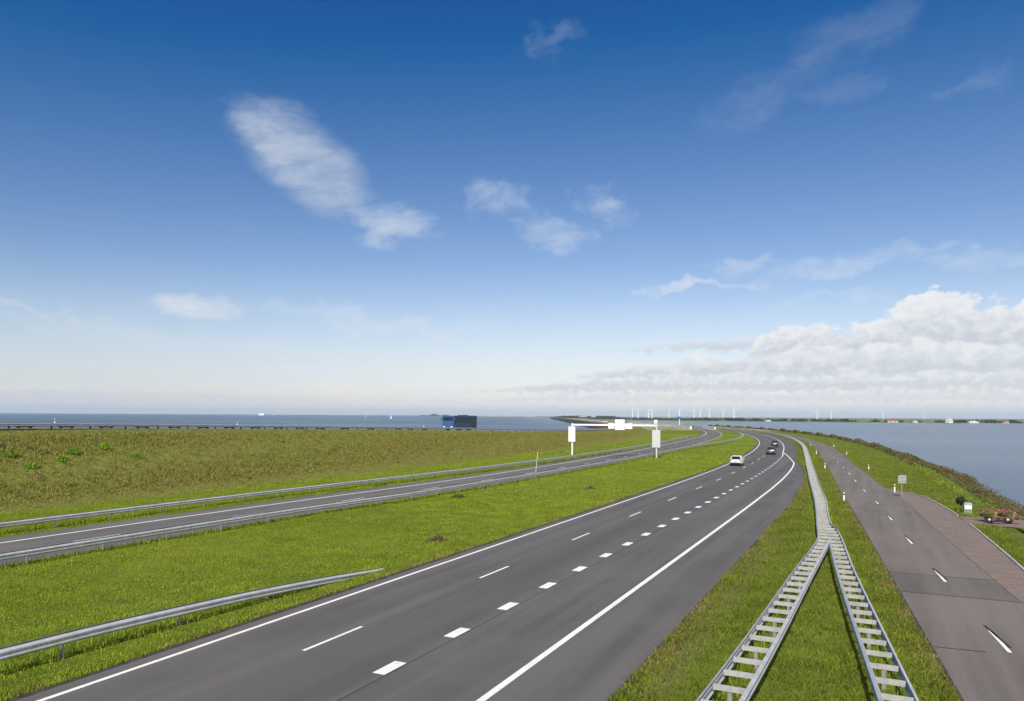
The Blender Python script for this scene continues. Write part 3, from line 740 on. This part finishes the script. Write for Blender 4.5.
# ------------------------------------------------------------------ vehicles
def make_car(name, paint, label, estate=False, H=1.48):
    root = empty(name, (0, 0, 0), 0, label, 'car')
    L, Wd = 4.3, 1.76
    # body: cross sections along the length (y forward)
    secs = [(-2.15, .42, .80, .78), (-2.08, .30, .95, .84), (-1.6, .22, 1.0, .88), (-.6, .20, .98, .88), (.6, .20, .96, .88), (1.2, .22, .92, .87), (1.75, .26, .80, .83), (2.1, .34, .66, .72)]
    V = []; F = []
    for (y, z0, z1, hw) in secs:
        pr_ = [(-hw*.9, z0), (-hw, z0+.12), (-hw, z0+(z1-z0)*.55), (-hw*.93, z1-.04), (-hw*.85, z1), (hw*.85, z1), (hw*.93, z1-.04), (hw, z0+(z1-z0)*.55), (hw, z0+.12), (hw*.9, z0)]
        V += [(a, y, z) for a, z in pr_]
    n = 10
    for i in range(len(secs)-1):
        for j in range(n): F.append((i*n+j, i*n+(j+1) % n, (i+1)*n+(j+1) % n, (i+1)*n+j))
    F += [tuple(range(n)), tuple(range((len(secs)-1)*n, len(secs)*n))]
    b = MB(); b.add(V, F); body = b.build('body', paint, root, smooth=True)
    # cabin with glass, roof kept in body colour
    rear = -2.0 if estate else -1.75
    b = MB(); zb, zt = .96, H-.05
    b.add([(-.76, rear, zb), (.76, rear, zb), (.80, 1.15, zb-.02), (-.80, 1.15, zb-.02), (-.60, rear+.32, zt), (.60, rear+.32, zt), (.62, .35, zt), (-.62, .35, zt)],
          [(0,1,2,3),(4,7,6,5),(0,4,5,1),(1,5,6,2),(2,6,7,3),(3,7,4,0)]); b.build('window_glass', M['glass'], root)
    b = MB(); b.prism([(-.63, zt), (-.55, H), (.55, H), (.63, zt)], rear+.30, .38, ax=1)
    for sx in (-1, 1):
        b.cyl((sx*.765, rear, zb), (sx*.615, rear+.32, zt), .05, n=6); b.cyl((sx*.80, 1.13, zb), (sx*.62, .36, zt), .04, n=6); b.cyl((sx*.79, -.15, zb), (sx*.615, -.15, zt), .035, n=6)
    b.build('roof', paint, root)
    for sx in (-1, 1):
        for y in (-1.32, 1.33):
            b = MB(); b.cyl((sx*.68, y, .32), (sx*.90, y, .32), .32, n=20); w = b.build('wheel', M['black'], root, smooth=True)
            b = MB(); b.cyl((sx*.88, y, .32), (sx*.905, y, .32), .20, n=16); b.build('rim', M['rim'], w)
        b = MB(); b.box((sx*.68, -2.13, .84), (.20, .10, .24), bev=.03); b.build('tail_light', M['lampRed'], root)
        b = MB(); b.box((sx*.92, .85, 1.02), (.16, .10, .12), bev=.03); b.build('mirror', paint, root)
        b = MB(); b.box((sx*.55, 2.06, .60), (.34, .10, .14), bev=.03); b.build('headlight', M['rim'], root)
    b = MB(); b.box((0, -2.12, .40), (1.62, .16, .24), bev=.05); b.build('bumper', M['black'] , root)
    b = MB(); b.box((0, -2.165, .66), (.50, .02, .11)); b.build('number_plate', M['plate'], root)
    return root
def put(o, s, off, z=.0, rev=False): o.location = W(s, off, z); o.rotation_euler = (0, 0, -head(s)+(math.pi if rev else 0))
c = make_car('parked_car', M['carWhite'], 'white hatchback driving away in the left lane of the main road', H=1.5); c.name = 'passenger_car'; c['group'] = 'cars on the motorway'; put(c, 118.6, -17.75)
c = make_car('passenger_car', M['carGrey'], 'dark grey car driving away on the bend, nearer of the two dark cars', True, 1.55); c['group'] = 'cars on the motorway'; put(c, 157, -15.1)
c = make_car('passenger_car', M['carDark'], 'black car driving away on the bend, farther of the two dark cars', True, 1.62); c['group'] = 'cars on the motorway'; put(c, 198.5, -15.4)
for s, off, lb, rv in ((560, -31.5, 'tiny dark car far away where the opposite carriageway vanishes, left one', True), (540, -27.0, 'tiny dark car far away where the opposite carriageway vanishes, right one', True), (500, -15, 'tiny dark car far off at the vanishing end of the main road', False)):
    c = make_car('passenger_car', M['carDark'], lb, True, 1.7); c['group'] = 'cars on the motorway'; put(c, s, off, rev=rv)
# blue coach on the dike
def coach(s, off):
    root = empty('coach', W(s, off, zcrest(s)+.03), -head(s)+math.pi, 'blue touring coach with dark windows driving on top of the dike', 'coach')
    L, w, H = 11.0, 2.5, 3.15
    b = MB(); b.box((0, 0, 1.72), (w, L, 2.75), bev=.16); b.build('body', M['busBlue'], root)
    b = MB(); b.box((0, L/2-.42, 1.30), (w+.03, .95, 1.55), bev=.10); b.box((0, L/2-.35, 2.92), (w+.02, .8, .34), bev=.08); b.build('front_panel', M['busLit'], root)
    b = MB(); b.box((0, L/2+.005, 2.05), (w-.25, .07, 1.35), bev=.03); b.build('windscreen', M['glass'], root)
    for sx in (-1, 1):
        b = MB(); b.box((sx*(w/2+.008), -.55, 2.33), (.03, L-2.1, 1.15), bev=.01); p = b.build('side_window', M['glass'], root)
        for k in range(6): b = MB(); b.box((sx*(w/2+.026), -.55-(L-2.1)/2+.9+k*1.42, 2.33), (.015, .05, 1.12)); b.build('window_pillar', M['black'], p)
        b = MB(); b.box((sx*(w/2+.008), L/2-.75, 2.0), (.03, .75, 1.5), bev=.01); b.build('door_window', M['glass'], root)
        b = MB(); b.box((sx*(w/2+.006), -L/2+1.6, 1.05), (.03, 2.4, 1.1), bev=.01); b.build('rear_panel', M['carDark'], root)
        for y in (L/2-2.4, -L/2+2.9, -L/2+4.1):
            b = MB(); b.cyl((sx*(w/2-.28), y, .48), (sx*(w/2+.02), y, .48), .48, n=20); q = b.build('wheel', M['black'], root, smooth=True)
            b = MB(); b.cyl((sx*(w/2), y, .48), (sx*(w/2+.035), y, .48), .27, n=16); b.build('rim', M['rim'], q)
        b = MB(); b.box((sx*(w/2+.22), L/2+.18, 2.45), (.22, .12, .55), bev=.03); b.cyl((sx*(w/2-.1), L/2, 2.95), (sx*(w/2+.22), L/2+.18, 2.7), .03, n=6); b.build('mirror', M['busLit'], root)
        b = MB(); b.box((sx*.85, L/2+.03, .82), (.42, .08, .22), bev=.03); b.build('headlight', M['white'], root)
        b = MB(); b.box((sx*(w/2+.004), 0, .50), (.02, L-4.5, .22)); b.build('side_skirt', M['black'], root)
    b = MB(); b.box((0, -1.2, 3.14), (1.5, 2.2, .18), bev=.05); b.build('roof_unit', M['busBlue'], root)
coach(137.5, -75.4)

# ------------------------------------------------------------------ distance
mb = MB()
def parapet(pts, h, w, label):
    V = MB()
    for i in range(len(pts)-1):
        a = W(*pts[i], 0); b = W(*pts[i+1], 0); d = b-a; m_ = (a+b)/2
        V.box((m_.x, m_.y, h/2), (w, d.length, h), Matrix.Rotation(-math.atan2(d.x, d.y), 3, 'Z'))
    o = V.build('concrete_parapet', M['concrete']); tag(o, label, 'parapet')
parapet([(455, -35.5), (520, -36), (560, -38), (640, -40), (740, -42)], 1.9, .8, 'long pale concrete parapet far away left of the opposite carriageway')
parapet([(452, -22), (480, -21.5), (505, -20.8)], 1.5, .7, 'short pale concrete parapet far away in the median')
parapet([(900, -50), (1200, -52), (1700, -55), (2400, -58)], 1.2, 5.0, 'pale concrete sea wall top running to the far end of the dam')
# blue sign on a white post
bs = empty('route_sign', W(590, -21.5, 0), -head(590)+0, 'blue road sign on a tall white post near the far bend', 'road sign')
mb = MB(); mb.cyl((0, 0, 0), (0, 0, 6.3), .3, n=10); mb.build('sign_post', M['white'], bs); mb = MB(); mb.box((-.6, -.35, 6.6), (2.6, .12, 1.7), bev=.05); mb.build('sign_plate', M['signblue'], bs)
# far shore of the lake
def farland(name, near, far, z, mat, skirt=True):
    V = [(x, y, z) for x, y in near]+[(x, y, z) for x, y in reversed(far)]; n = len(V); V += [(x, y, -4) for x, y, _ in V]
    F = [tuple(range(n))]+[(i, (i+1) % n, n+(i+1) % n, n+i) for i in range(n)]
    me = bpy.data.meshes.new(name); me.from_pydata(V, [], F); me.update(); o = link(name, me, mat); o['kind'] = 'structure'; return o
mfl = simple('far_meadow', (.13, .17, .06), .95, var=.25, scale=.01)
msd = simple('far_sand', (.36, .33, .24), .95, var=.15, scale=.01)
shore = [(150, 2450), (215, 2420), (262, 2150), (300, 1800), (420, 1560), (560, 1490), (760, 1400), (950, 1330), (1300, 1230), (2200, 1150), (4000, 1100)]
farland('far_shore', shore, [(150, 9000), (4000, 9000), (9000, 9000), (12000, 2000)][:1]+[(12000, 9000), (12000, 1000)], -1.6, mfl)
farland('dune_coast', [(-150, 5600), (60, 5350), (150, 2700), (150, 2470)], [(-150, 5900), (160, 6200), (160, 2900)], -1.0, msd)
# distant wood, a ragged mass of leaves along that shore
def along(pts, t):
    seg = [(math.hypot(pts[i+1][0]-pts[i][0], pts[i+1][1]-pts[i][1])) for i in range(len(pts)-1)]; T = sum(seg); d = t*T
    for i, L in enumerate(seg):
        if d <= L or i == len(seg)-1: f = d/L; return pts[i][0]+(pts[i+1][0]-pts[i][0])*f, pts[i][1]+(pts[i+1][1]-pts[i][1])*f
        d -= L
PP = []
for _ in range(620):
    x, y = along([(160, 2500), (330, 1960), (480, 1680), (760, 1480), (1050, 1390), (1500, 1270), (2300, 1200)], random.random()); k = .5+.5*math.sin(x*.021)*math.sin(x*.0083+1)
    if random.random() > .35+.65*k: continue
    x += random.uniform(-15, 15); y += random.uniform(10, 120); h = random.uniform(2.5, 6.0)*(.6+.6*k); r = random.uniform(4, 11)
    m_ = 90; q = rng.normal(size=(m_, 3)); q /= np.linalg.norm(q, axis=1)[:, None]; q *= (rng.uniform(.4, 1, m_)**.4)[:, None]
    PP.append(np.stack([x+q[:, 0]*r, y+q[:, 1]*r, -1.4+h*.5+q[:, 2]*h*.55], 1))
for _ in range(150):
    x = random.uniform(170, 360); y = random.uniform(2500, 2900); h = random.uniform(5, 9); r = random.uniform(6, 11); m_ = 80
    q = rng.normal(size=(m_, 3)); q /= np.linalg.norm(q, axis=1)[:, None]
    PP.append(np.stack([x+q[:, 0]*r, y+q[:, 1]*r, -1.4+h*.5+q[:, 2]*h*.55], 1))
dw = leaves('distant_wood', np.concatenate(PP), 3.2, M['wood_far']); tag(dw, 'dark line of distant trees along the far lake shore', 'wood', kind='stuff')
# hills on the sea horizon
def ridge(name, x0, x1, y, h, mat):
    V = []; F = []; n = 40
    for i in range(n+1):
        f = i/n; x = x0+(x1-x0)*f; t = h*math.sin(math.pi*f)**.8*(.7+.3*math.sin(f*17))
        V += [(x, y-60, -3), (x, y, max(-2, t-2.5)), (x, y+300, -3)]
        if i: a = (i-1)*3; b = i*3; F += [(a, b, b+1, a+1), (a+1, b+1, b+2, a+2)]
    me = bpy.data.meshes.new(name); me.from_pydata(V, [], F); me.update(); o = link(name, me, mat); o['kind'] = 'structure'
ridge('dune_hills', -830, -520, 6500, 22, M['wood_far'])
ridge('dune_ridge', -400, 250, 6300, 12, msd)
# houses
def house(x, y, w, l, h, rh, rz, wall, roof, label, name='farmhouse', cat='farmhouse'):
    r = empty(name, (x, y, -1.6), rz, label, cat, 'houses on the far shore')
    b = MB(); b.box((0, 0, h/2), (w, l, h)); b.build('wall', wall, r)
    b = MB(); b.prism([(-w/2-.5, h), (w/2+.5, h), (0, h+rh)], -l/2-.4, l/2+.4, ax=1); ro = b.build('roof', roof, r)
    b = MB(); b.box((0, l*.25, h+rh), (.9, .9, 1.6)); b.build('chimney', M['roofred'], ro)
    for k in (-1, 1):
        b = MB(); b.box((k*w*.22, -l/2-.03, h*.5), (w*.18, .12, h*.38)); b.build('window', M['glass'], r)
    return r
def fx(px, D): return (px-512)/FOC*D
house(fx(893, 1400), 1400, 18, 9, 3.0, 5.0, R(-30), M['wall'], M['roofred'], 'farmhouse with a big red roof on the far lake shore')
house(fx(949, 1370), 1370, 9, 9, 4, 4.5, R(10), M['white'], M['wall'], 'small pale gabled house on the shore right of the red-roofed farm')
house(fx(973, 1350), 1350, 16, 7, 2.6, 1.5, R(5), M['white'], M['white'], 'long low white shed on the far shore near the right edge', 'shed', 'shed')
house(fx(915, 1390), 1390, 8, 6, 2.2, 1.6, R(5), M['white'], M['wall'], 'tiny white shed just right of the red-roofed farm', 'shed', 'shed')
house(fx(768, 1530), 1530, 10, 6, 2.6, 1.8, R(5), M['white'], M['roofgrey'], 'low white house on the far shore beyond the motorway bend')
house(fx(583, 2440), 2440, 26, 12, 7, 3, R(-10), M['shed'], M['shed'], 'blue-grey shed at the far end of the dam, left one', 'shed', 'shed')
house(fx(593.5, 2450), 2450, 18, 12, 7, 2.5, R(-10), M['shed'], M['shed'], 'blue-grey shed at the far end of the dam, right one', 'shed', 'shed')
house(fx(1006, 1330), 1330, 8, 6, 3, 3, R(20), M['wall'], M['roofred'], 'small brown-roofed house on the far shore at the right edge')
# wind turbines
def turbine():
    r = empty('wind_turbine', (0, 0, 0)); b = MB(); b.cyl((0, 0, 0), (0, 0, 46), 2.6, 1.7, n=12); b.build('tower', M['white'], r, smooth=True)
    b = MB(); b.box((0, -1, 46.8), (2.6, 6.5, 2.6), bev=.5); b.build('nacelle', M['white'], r)
    rt = empty('rotor', (0, -4.6, 46.8)); rt.parent = r
    for k in range(3):
        b = MB(); t = 2*math.pi*k/3; d = Vector((math.sin(t), 0, math.cos(t))); p = Vector((math.cos(t), 0, -math.sin(t)))
        b.add([p*-.5, p*.9, p*1.3+d*4, p*-.5+d*4, p*.25+d*21, p*-.15+d*21]+[v+Vector((0, .5, 0)) for v in (p*-.5, p*.9, p*1.3+d*4, p*-.5+d*4, p*.25+d*21, p*-.15+d*21)],
              [(0,1,2,3),(3,2,4,5),(7,6,9,8),(8,9,11,10),(0,6,7,1),(1,7,8,2),(2,8,10,4),(4,10,11,5),(5,11,9,3),(3,9,6,0)]); b.build('blade', M['white'], rt)
    return r
tb = turbine(); tb.scale = (.82, .82, .82)
TX = [(632.5, 3050, 12), (638, 3300, 47), (648.5, 3350, 85), (652, 3500, 20), (669, 3900, 60), (679.5, 3100, 100), (694, 3250, 5), (700, 3100, 33), (709.5, 3350, 77), (723, 3300, 50), (734, 2950, 95), (817, 3600, 10), (831, 3900, 66), (883, 4300, 40), (924, 4600, 20)]
nm = ['first wind turbine from the left on the far shore', 'second wind turbine from the left on the far shore', 'third wind turbine from the left, paired with its right neighbour', 'fourth wind turbine from the left, paired with its left neighbour', 'faint wind turbine just left of the blue sign', 'wind turbine just right of the blue sign', 'wind turbine, left one of the pair above the two tiny cars', 'wind turbine, right one of the pair above the two tiny cars', 'wind turbine midway between the blue sign and the tallest one', 'wind turbine directly left of the tallest one', 'tallest-looking wind turbine, last of the dense row', 'left one of two lone wind turbines over the lake shore', 'right one of two lone wind turbines over the lake shore', 'small faint wind turbine just left of the red-roofed farm', 'smallest faint wind turbine, farthest to the right']
for i, (px, D, rt) in enumerate(TX):
    o = tb if i == 0 else copy_tree(tb); o.location = (fx(px, D), D, -1.6); o.rotation_euler = (0, 0, R(random.uniform(-25, 25)))
    tag(o, 'white '+nm[i], 'wind turbine', 'wind turbines on the far shore')
    for ch in o.children:
        if ch.name.startswith('rotor'): ch.rotation_euler = (0, R(rt), 0)
# harbour buildings and boats on the sea horizon
hb = empty('harbour_building', (fx(262, 5800), 5800, -2.5), 0, 'white harbour building on the sea horizon at left', 'building')
b = MB(); b.box((0, 0, 7), (42, 30, 14)); b.build('wall', M['white'], hb); b = MB(); b.box((12, 0, 16), (16, 20, 5)); b.build('roof', M['wall'], hb)
hb = empty('harbour_tower', (fx(274.5, 5800), 5800, -2.5), 0, 'slim pale tower on the sea horizon just right of the white harbour building', 'tower')
b = MB(); b.cyl((0, 0, 0), (0, 0, 22), 3.5, 2.5, n=12); b.build('shaft', M['offwhite'], hb); b = MB(); b.cyl((0, 0, 22), (0, 0, 26), 5, 3, n=12); b.build('head', M['roofgrey'], hb)
def boat(px, D, k, label):
    r = empty('sailing_boat', (fx(px, D), D, -2.5), R(70), label, 'boat')
    b = MB(); b.add([(-1.3*k, -4*k, 1*k), (1.3*k, -4*k, 1*k), (1.5*k, 1*k, 1*k), (0, 5.2*k, 1.3*k), (-1.5*k, 1*k, 1*k), (-.8*k, -3.6*k, -.3), (.8*k, -3.6*k, -.3), (.9*k, 1*k, -.3), (0, 4.2*k, -.3), (-.9*k, 1*k, -.3)], [(0,1,2,3,4),(9,8,7,6,5),(0,5,6,1),(1,6,7,2),(2,7,8,3),(3,8,9,4),(4,9,5,0)]); b.build('hull', M['white'], r)
    b = MB(); b.box((0, -.8*k, 1.5*k), (1.7*k, 3.4*k, 1.0*k), bev=.2*k); b.build('cabin', M['white'], r)
    b = MB(); b.cyl((0, .8*k, 1*k), (0, .8*k, 9*k), .1*k, n=6); b.build('mast', M['offwhite'], r)
    b = MB(); b.prism([(.7*k, 1.9*k), (-3.2*k, 1.9*k), (.7*k, 8.6*k)], -.05*k, .05*k, ax=0); b.build('sail', M['white'], r)
boat(391, 1900, 1.0, 'white sailing boat on the sea, the larger one left of the coach'); boat(365.5, 3200, .9, 'tiny white sailing boat farther out to the left of the larger one')

# ------------------------------------------------------------------ haze: pale even air around everything
me = bpy.data.meshes.new('haze'); b = MB(); b.box((0, 0, 58), (41000, 41000, 126.0)); me = b.mesh('haze'); hz = link('haze', me)
hm = bpy.data.materials.new('haze_air'); hm.use_nodes = True; hm.node_tree.nodes.clear(); ht = NT(hm.node_tree)
out = ht.new('ShaderNodeOutputMaterial'); pv = ht.new('ShaderNodeVolumePrincipled'); pv.inputs['Color'].default_value = (.66, .82, 1, 1); pv.inputs['Density'].default_value = .00006; pv.inputs['Anisotropy'].default_value = .0
hm.node_tree.links.new(pv.outputs[0], out.inputs['Volume']); me.materials.append(hm); tag(hz, kind='stuff')
hz['label'] = 'thin pale haze in the air over the water and far shore'; hz['category'] = 'haze'
USE_HAZE = True
if not USE_HAZE: bpy.data.objects.remove(hz)

# ------------------------------------------------------------------ light and sky
SUN_EL, SUN_AZ = 42.0, 195.0                       # azimuth clockwise from +Y
sd = Vector((math.sin(R(SUN_AZ))*math.cos(R(SUN_EL)), math.cos(R(SUN_AZ))*math.cos(R(SUN_EL)), math.sin(R(SUN_EL))))
l = bpy.data.lights.new('sun', 'SUN'); l.energy = 4.2; l.angle = R(.5); l.color = (1, .93, .84); lo = bpy.data.objects.new('sun', l); C.objects.link(lo)
lo.rotation_euler = (-sd).to_track_quat('-Z', 'Y').to_euler(); lo.location = (0, -20, 40)
w = bpy.data.worlds.new('World'); sc.world = w; w.use_nodes = True; nt = NT(w.node_tree); w.node_tree.nodes.clear()
wo = nt.new('ShaderNodeOutputWorld'); bg = nt.new('ShaderNodeBackground'); bg.inputs[1].default_value = .1
sky = nt.new('ShaderNodeTexSky', sky_type='NISHITA'); sky.sun_disc = False; sky.sun_elevation = R(SUN_EL); sky.sun_rotation = R(SUN_AZ)
sky.altitude = 0; sky.air_density = 1.0; sky.dust_density = .4; sky.ozone_density = 3
d = nt.new('ShaderNodeTexCoord').outputs['Generated']; x, y, z = nt.sep(d)
AZ = nt.m('ARCTAN2', x, y); EL = nt.m('ARCSINE', z)
def azel(px, py):
    dx = px-512; dy = 415.5+ROLL*dx-py; a = math.atan(dx/FOC); return a, math.atan(dy*math.cos(a)/FOC)
sk = nt.sep(sky.outputs[0])                         # clear polarised blue: deeper overhead, as in the photograph
col = nt.comb(nt.m('MAXIMUM', nt.m('MULTIPLY_ADD', sk[0], 1.3, -1.37), .1), nt.m('MAXIMUM', nt.m('MULTIPLY_ADD', sk[1], 1.08, -1.22), .6), nt.m('MAXIMUM', nt.m('MULTIPLY_ADD', sk[2], 1.0, -.78), 1.5))
n1 = nt.noise(nt.comb(nt.m('MULTIPLY', AZ, 10), nt.m('MULTIPLY', EL, 22), 3.1), 1.0, 6, .6)
n2 = nt.noise(nt.comb(nt.m('MULTIPLY', AZ, 34), nt.m('MULTIPLY', EL, 80), 7.7), 1.0, 6, .65)
# fibrous noise, drawn out along the wind
n3 = nt.noise(nt.comb(nt.m('ADD', nt.m('MULTIPLY', AZ, 12), nt.m('MULTIPLY', EL, 8)), nt.m('SUBTRACT', nt.m('MULTIPLY', EL, 34), nt.m('MULTIPLY', AZ, 9)), 1.7), 1.0, 7, .62, .4)
wn = nt.noise(nt.comb(nt.m('MULTIPLY', AZ, 16), nt.m('MULTIPLY', EL, 20), 12.4), 1.0, 4, .6, col=True); wv_ = nt.sep(wn)
AZw = nt.m('ADD', AZ, nt.m('MULTIPLY', nt.m('SUBTRACT', wv_[0], .5), .13)); ELw = nt.m('ADD', EL, nt.m('MULTIPLY', nt.m('SUBTRACT', wv_[1], .5), .075))
nn = nt.m('ADD', nt.m('MULTIPLY', n1, .9), nt.m('ADD', nt.m('MULTIPLY', n2, .6), nt.m('MULTIPLY', n3, .5)))   # about 1.0
def blob(px, py, rx, ry, ang, op, c, hard=1.35, na=1.25, wp=1.0):
    global col
    a0, e0 = azel(px, py); k = 1/FOC; ca, sa = math.cos(R(ang)), math.sin(R(ang))
    u = nt.m('SUBTRACT', nt.m('ADD', nt.m('MULTIPLY', AZw, wp), nt.m('MULTIPLY', AZ, 1-wp)), a0); v = nt.m('SUBTRACT', nt.m('ADD', nt.m('MULTIPLY', ELw, wp), nt.m('MULTIPLY', EL, 1-wp)), e0)
    p = nt.m('ADD', nt.m('MULTIPLY', u, ca/(rx*k)), nt.m('MULTIPLY', v, sa/(rx*k))); q = nt.m('SUBTRACT', nt.m('MULTIPLY', v, ca/(ry*k)), nt.m('MULTIPLY', u, sa/(ry*k)))
    r2 = nt.m('ADD', nt.m('MULTIPLY', p, p), nt.m('MULTIPLY', q, q))
    f = nt.m('ADD', r2, nt.m('MULTIPLY', nt.m('SUBTRACT', nn, 1.0), -na*1.6))
    al = nt.m('MULTIPLY', nt.m('MULTIPLY', nt.rng(f, 1.25, 1.25-hard, 0, 1), nt.rng(n3, .28, .60, .35+.3*(1-wp), 1)), op)
    col = nt.mix(al, col, c)
WH = (6.0, 6.4, 7.0); GR = (5.2, 5.5, 6.1)
for b_ in [(302, 160, 74, 38, -31, .64, (4.7, 5.15, 5.9), 1.3, .65, .2), (258, 138, 42, 20, -22, .32, (4.8, 5.3, 6.0), 1.5, 1.1, .6), (392, 221, 42, 15, -4, .6, (5.2, 5.7, 6.3), 1.5, 1.0, .6), (378, 240, 26, 11, 10, .45, (5.2, 5.7, 6.3), 1.5, 1.0, .6),
           (486, 197, 42, 20, -5, .42, WH, 1.8), (545, 232, 46, 18, -8, .36, WH, 1.8), (600, 207, 28, 17, -20, .42, WH, 1.8), (192, 307, 48, 12, -2, .8, (6.3, 6.3, 6.5), 1.5, 1.0, .5), (672, 286, 32, 6, 0, .5, WH), (724, 281, 32, 6, 2, .42, WH),
           (548, 42, 30, 18, 20, .17, WH, 2.0), (850, 35, 70, 26, 15, .11, WH, 2.1), (740, 108, 66, 20, 22, .11, WH, 2.1), (845, 84, 40, 12, 5, .08, WH, 2.0), (965, 88, 30, 9, 0, .10, WH, 2.0), (845, 266, 90, 14, 4, .34, WH), (990, 256, 60, 12, 0, .3, WH), (735, 262, 30, 8, 0, .3, WH),
           (160, 359, 24, 3.5, -2, .45, GR), (218, 365, 20, 3.5, 0, .5, GR), (224, 374, 22, 3, 0, .45, GR), (282, 378, 26, 4, 0, .4, (6, 6.3, 6.9)), (326, 370, 30, 6, 0, .45, (6.6, 6.8, 7.2)), (370, 383, 34, 4, 0, .35, GR), (15, 305, 40, 5, -3, .3, (6, 6.2, 6.8)),
           (350, 318, 90, 12, -6, .32, WH), (110, 332, 120, 10, -3, .25, WH), (300, 348, 90, 8, 0, .3, WH), (430, 330, 60, 8, -3, .25, WH), (840, 300, 70, 6, 2, .2, WH)]: blob(*b_)
# pale thin veil low over the horizon
veil = nt.m('MULTIPLY', nt.rng(EL, .21, .0, 0, .62), nt.rng(n1, .2, .7, .65, 1))
col = nt.mix(veil, col, nt.mix(nt.rng(AZ, -.6, .15), (4.8, 5.4, 6.3), (6.3, 6.7, 7.3)))
# cumulus rows: flat grey bases, heaped white tops
def row(yb, h, f, seed, env, soft=.0022, op=.95, dens=0.0):
    """yb base row, h heap height (px), env list of (px, factor)"""
    global col
    e0 = azel(850, yb)[1]; k = 1/FOC
    cr = nt.new('ShaderNodeFloatCurve'); cv = cr.mapping.curves[0]; P_ = [((math.atan((p-512)/FOC)+.8)/1.6, v) for p, v in env]
    cv.points[0].location = P_[0]; cv.points[1].location = P_[-1]
    for p in P_[1:-1]: cv.points.new(*p)
    cr.mapping.update(); nt.put(cr.inputs['Value'], nt.m('MULTIPLY', nt.m('ADD', AZ, .8), 1/1.6)); ev = cr.outputs[0]
    nz = nt.noise(nt.comb(nt.m('MULTIPLY', AZ, f), nt.m('MULTIPLY', EL, f*1.5), seed), 1.0, 6, .55)
    nf = nt.noise(nt.comb(nt.m('MULTIPLY', AZ, f*4.5), nt.m('MULTIPLY', EL, f*6), seed+4), 1.0, 5, .55)
    lump = nt.m('ADD', nt.m('MULTIPLY', nt.m('SUBTRACT', nz, .5), 1.9), nt.m('MULTIPLY', nt.m('SUBTRACT', nf, .5), .5))
    top = nt.m('MULTIPLY', nt.m('MULTIPLY', nt.m('ADD', lump, .85+dens), ev), h*k)
    rel = nt.m('SUBTRACT', EL, e0)
    a1 = nt.rng(nt.m('SUBTRACT', top, rel), 0, soft*3.2); a2 = nt.rng(nt.m('ADD', rel, nt.m('MULTIPLY', nt.m('SUBTRACT', nf, .5), 26*k)), -4*k, 5*k)
    al = nt.m('MULTIPLY', nt.m('MULTIPLY', a1, a2), nt.m('MULTIPLY', nt.rng(ev, .02, .3), op))
    fr = nt.m('DIVIDE', rel, nt.m('MAXIMUM', top, 2*k))
    sh = nt.rng(nt.m('ADD', nt.m('ADD', nt.m('MULTIPLY', fr, .9), nt.m('MULTIPLY', nt.m('SUBTRACT', nf, .5), 1.5)), nt.m('MULTIPLY', nt.m('SUBTRACT', nz, .5), 1.0)), .0, .95)
    c = nt.mix(sh, (4.7, 5.0, 5.5), (6.9, 7.0, 7.1)); col = nt.mix(al, col, c)
row(346, 13, 10, 9.0, [(560, 0), (625, .35), (680, .8), (760, 1.1), (830, .9), (870, .3), (900, 0), (1100, 0)], op=.85, dens=.3, soft=.005)
row(356, 38, 17, 2.0, [(700, 0), (745, .12), (790, .72), (850, .72), (900, 1.0), (935, 1.25), (985, 1.05), (1024, 1.2), (1200, 1.2)], soft=.003, dens=.3)
row(377, 26, 13, 5.0, [(560, 0), (615, .5), (680, .8), (760, 1), (900, 1.2), (1024, 1.2), (1200, 1)], soft=.003, dens=.2, op=.9)
row(391, 20, 20, 11.0, [(420, 0), (500, .3), (560, .8), (640, 1), (1024, 1.2), (1200, 1)], soft=.003, dens=.1, op=.85)
row(401, 13, 29, 14.0, [(-300, .9), (0, .9), (150, .7), (300, .5), (420, .3), (520, .6), (640, 1), (1024, 1.2), (1200, 1)], soft=.003, dens=.05, op=.6)
row(410, 9, 38, 21.0, [(-300, .7), (0, .6), (300, .4), (520, .8), (1024, 1.1), (1200, 1)], soft=.003, dens=.05, op=.5)
col = nt.mix(nt.rng(EL, .035, -.004, 0, .55), col, nt.mix(nt.rng(AZ, -.6, .1), (4.9, 5.4, 6.1), (6.3, 6.6, 6.9)))
nt.put(bg.inputs[0], col); nt.l.new(bg.outputs[0], wo.inputs[0])

# ------------------------------------------------------------------ camera
cam = bpy.data.cameras.new('camera'); co = bpy.data.objects.new('camera', cam); C.objects.link(co); sc.camera = co
cam.sensor_width = 36; cam.lens = 36*FOC/1024; cam.clip_end = 100000; cam.clip_start = .1
cam.shift_y = (415.5-350.5)/1024
co.location = (0, 0, HC); co.rotation_euler = (Matrix.Rotation(R(90), 3, 'X')@Matrix.Rotation(ROLL, 3, 'Z')).to_euler()
sc.render.resolution_x = 1024; sc.render.resolution_y = 701
sc.view_settings.view_transform = 'Standard'; sc.view_settings.look = 'None'; sc.view_settings.gamma = 1; sc.view_settings.exposure = .35
sc.cycles.volume_bounces = 0
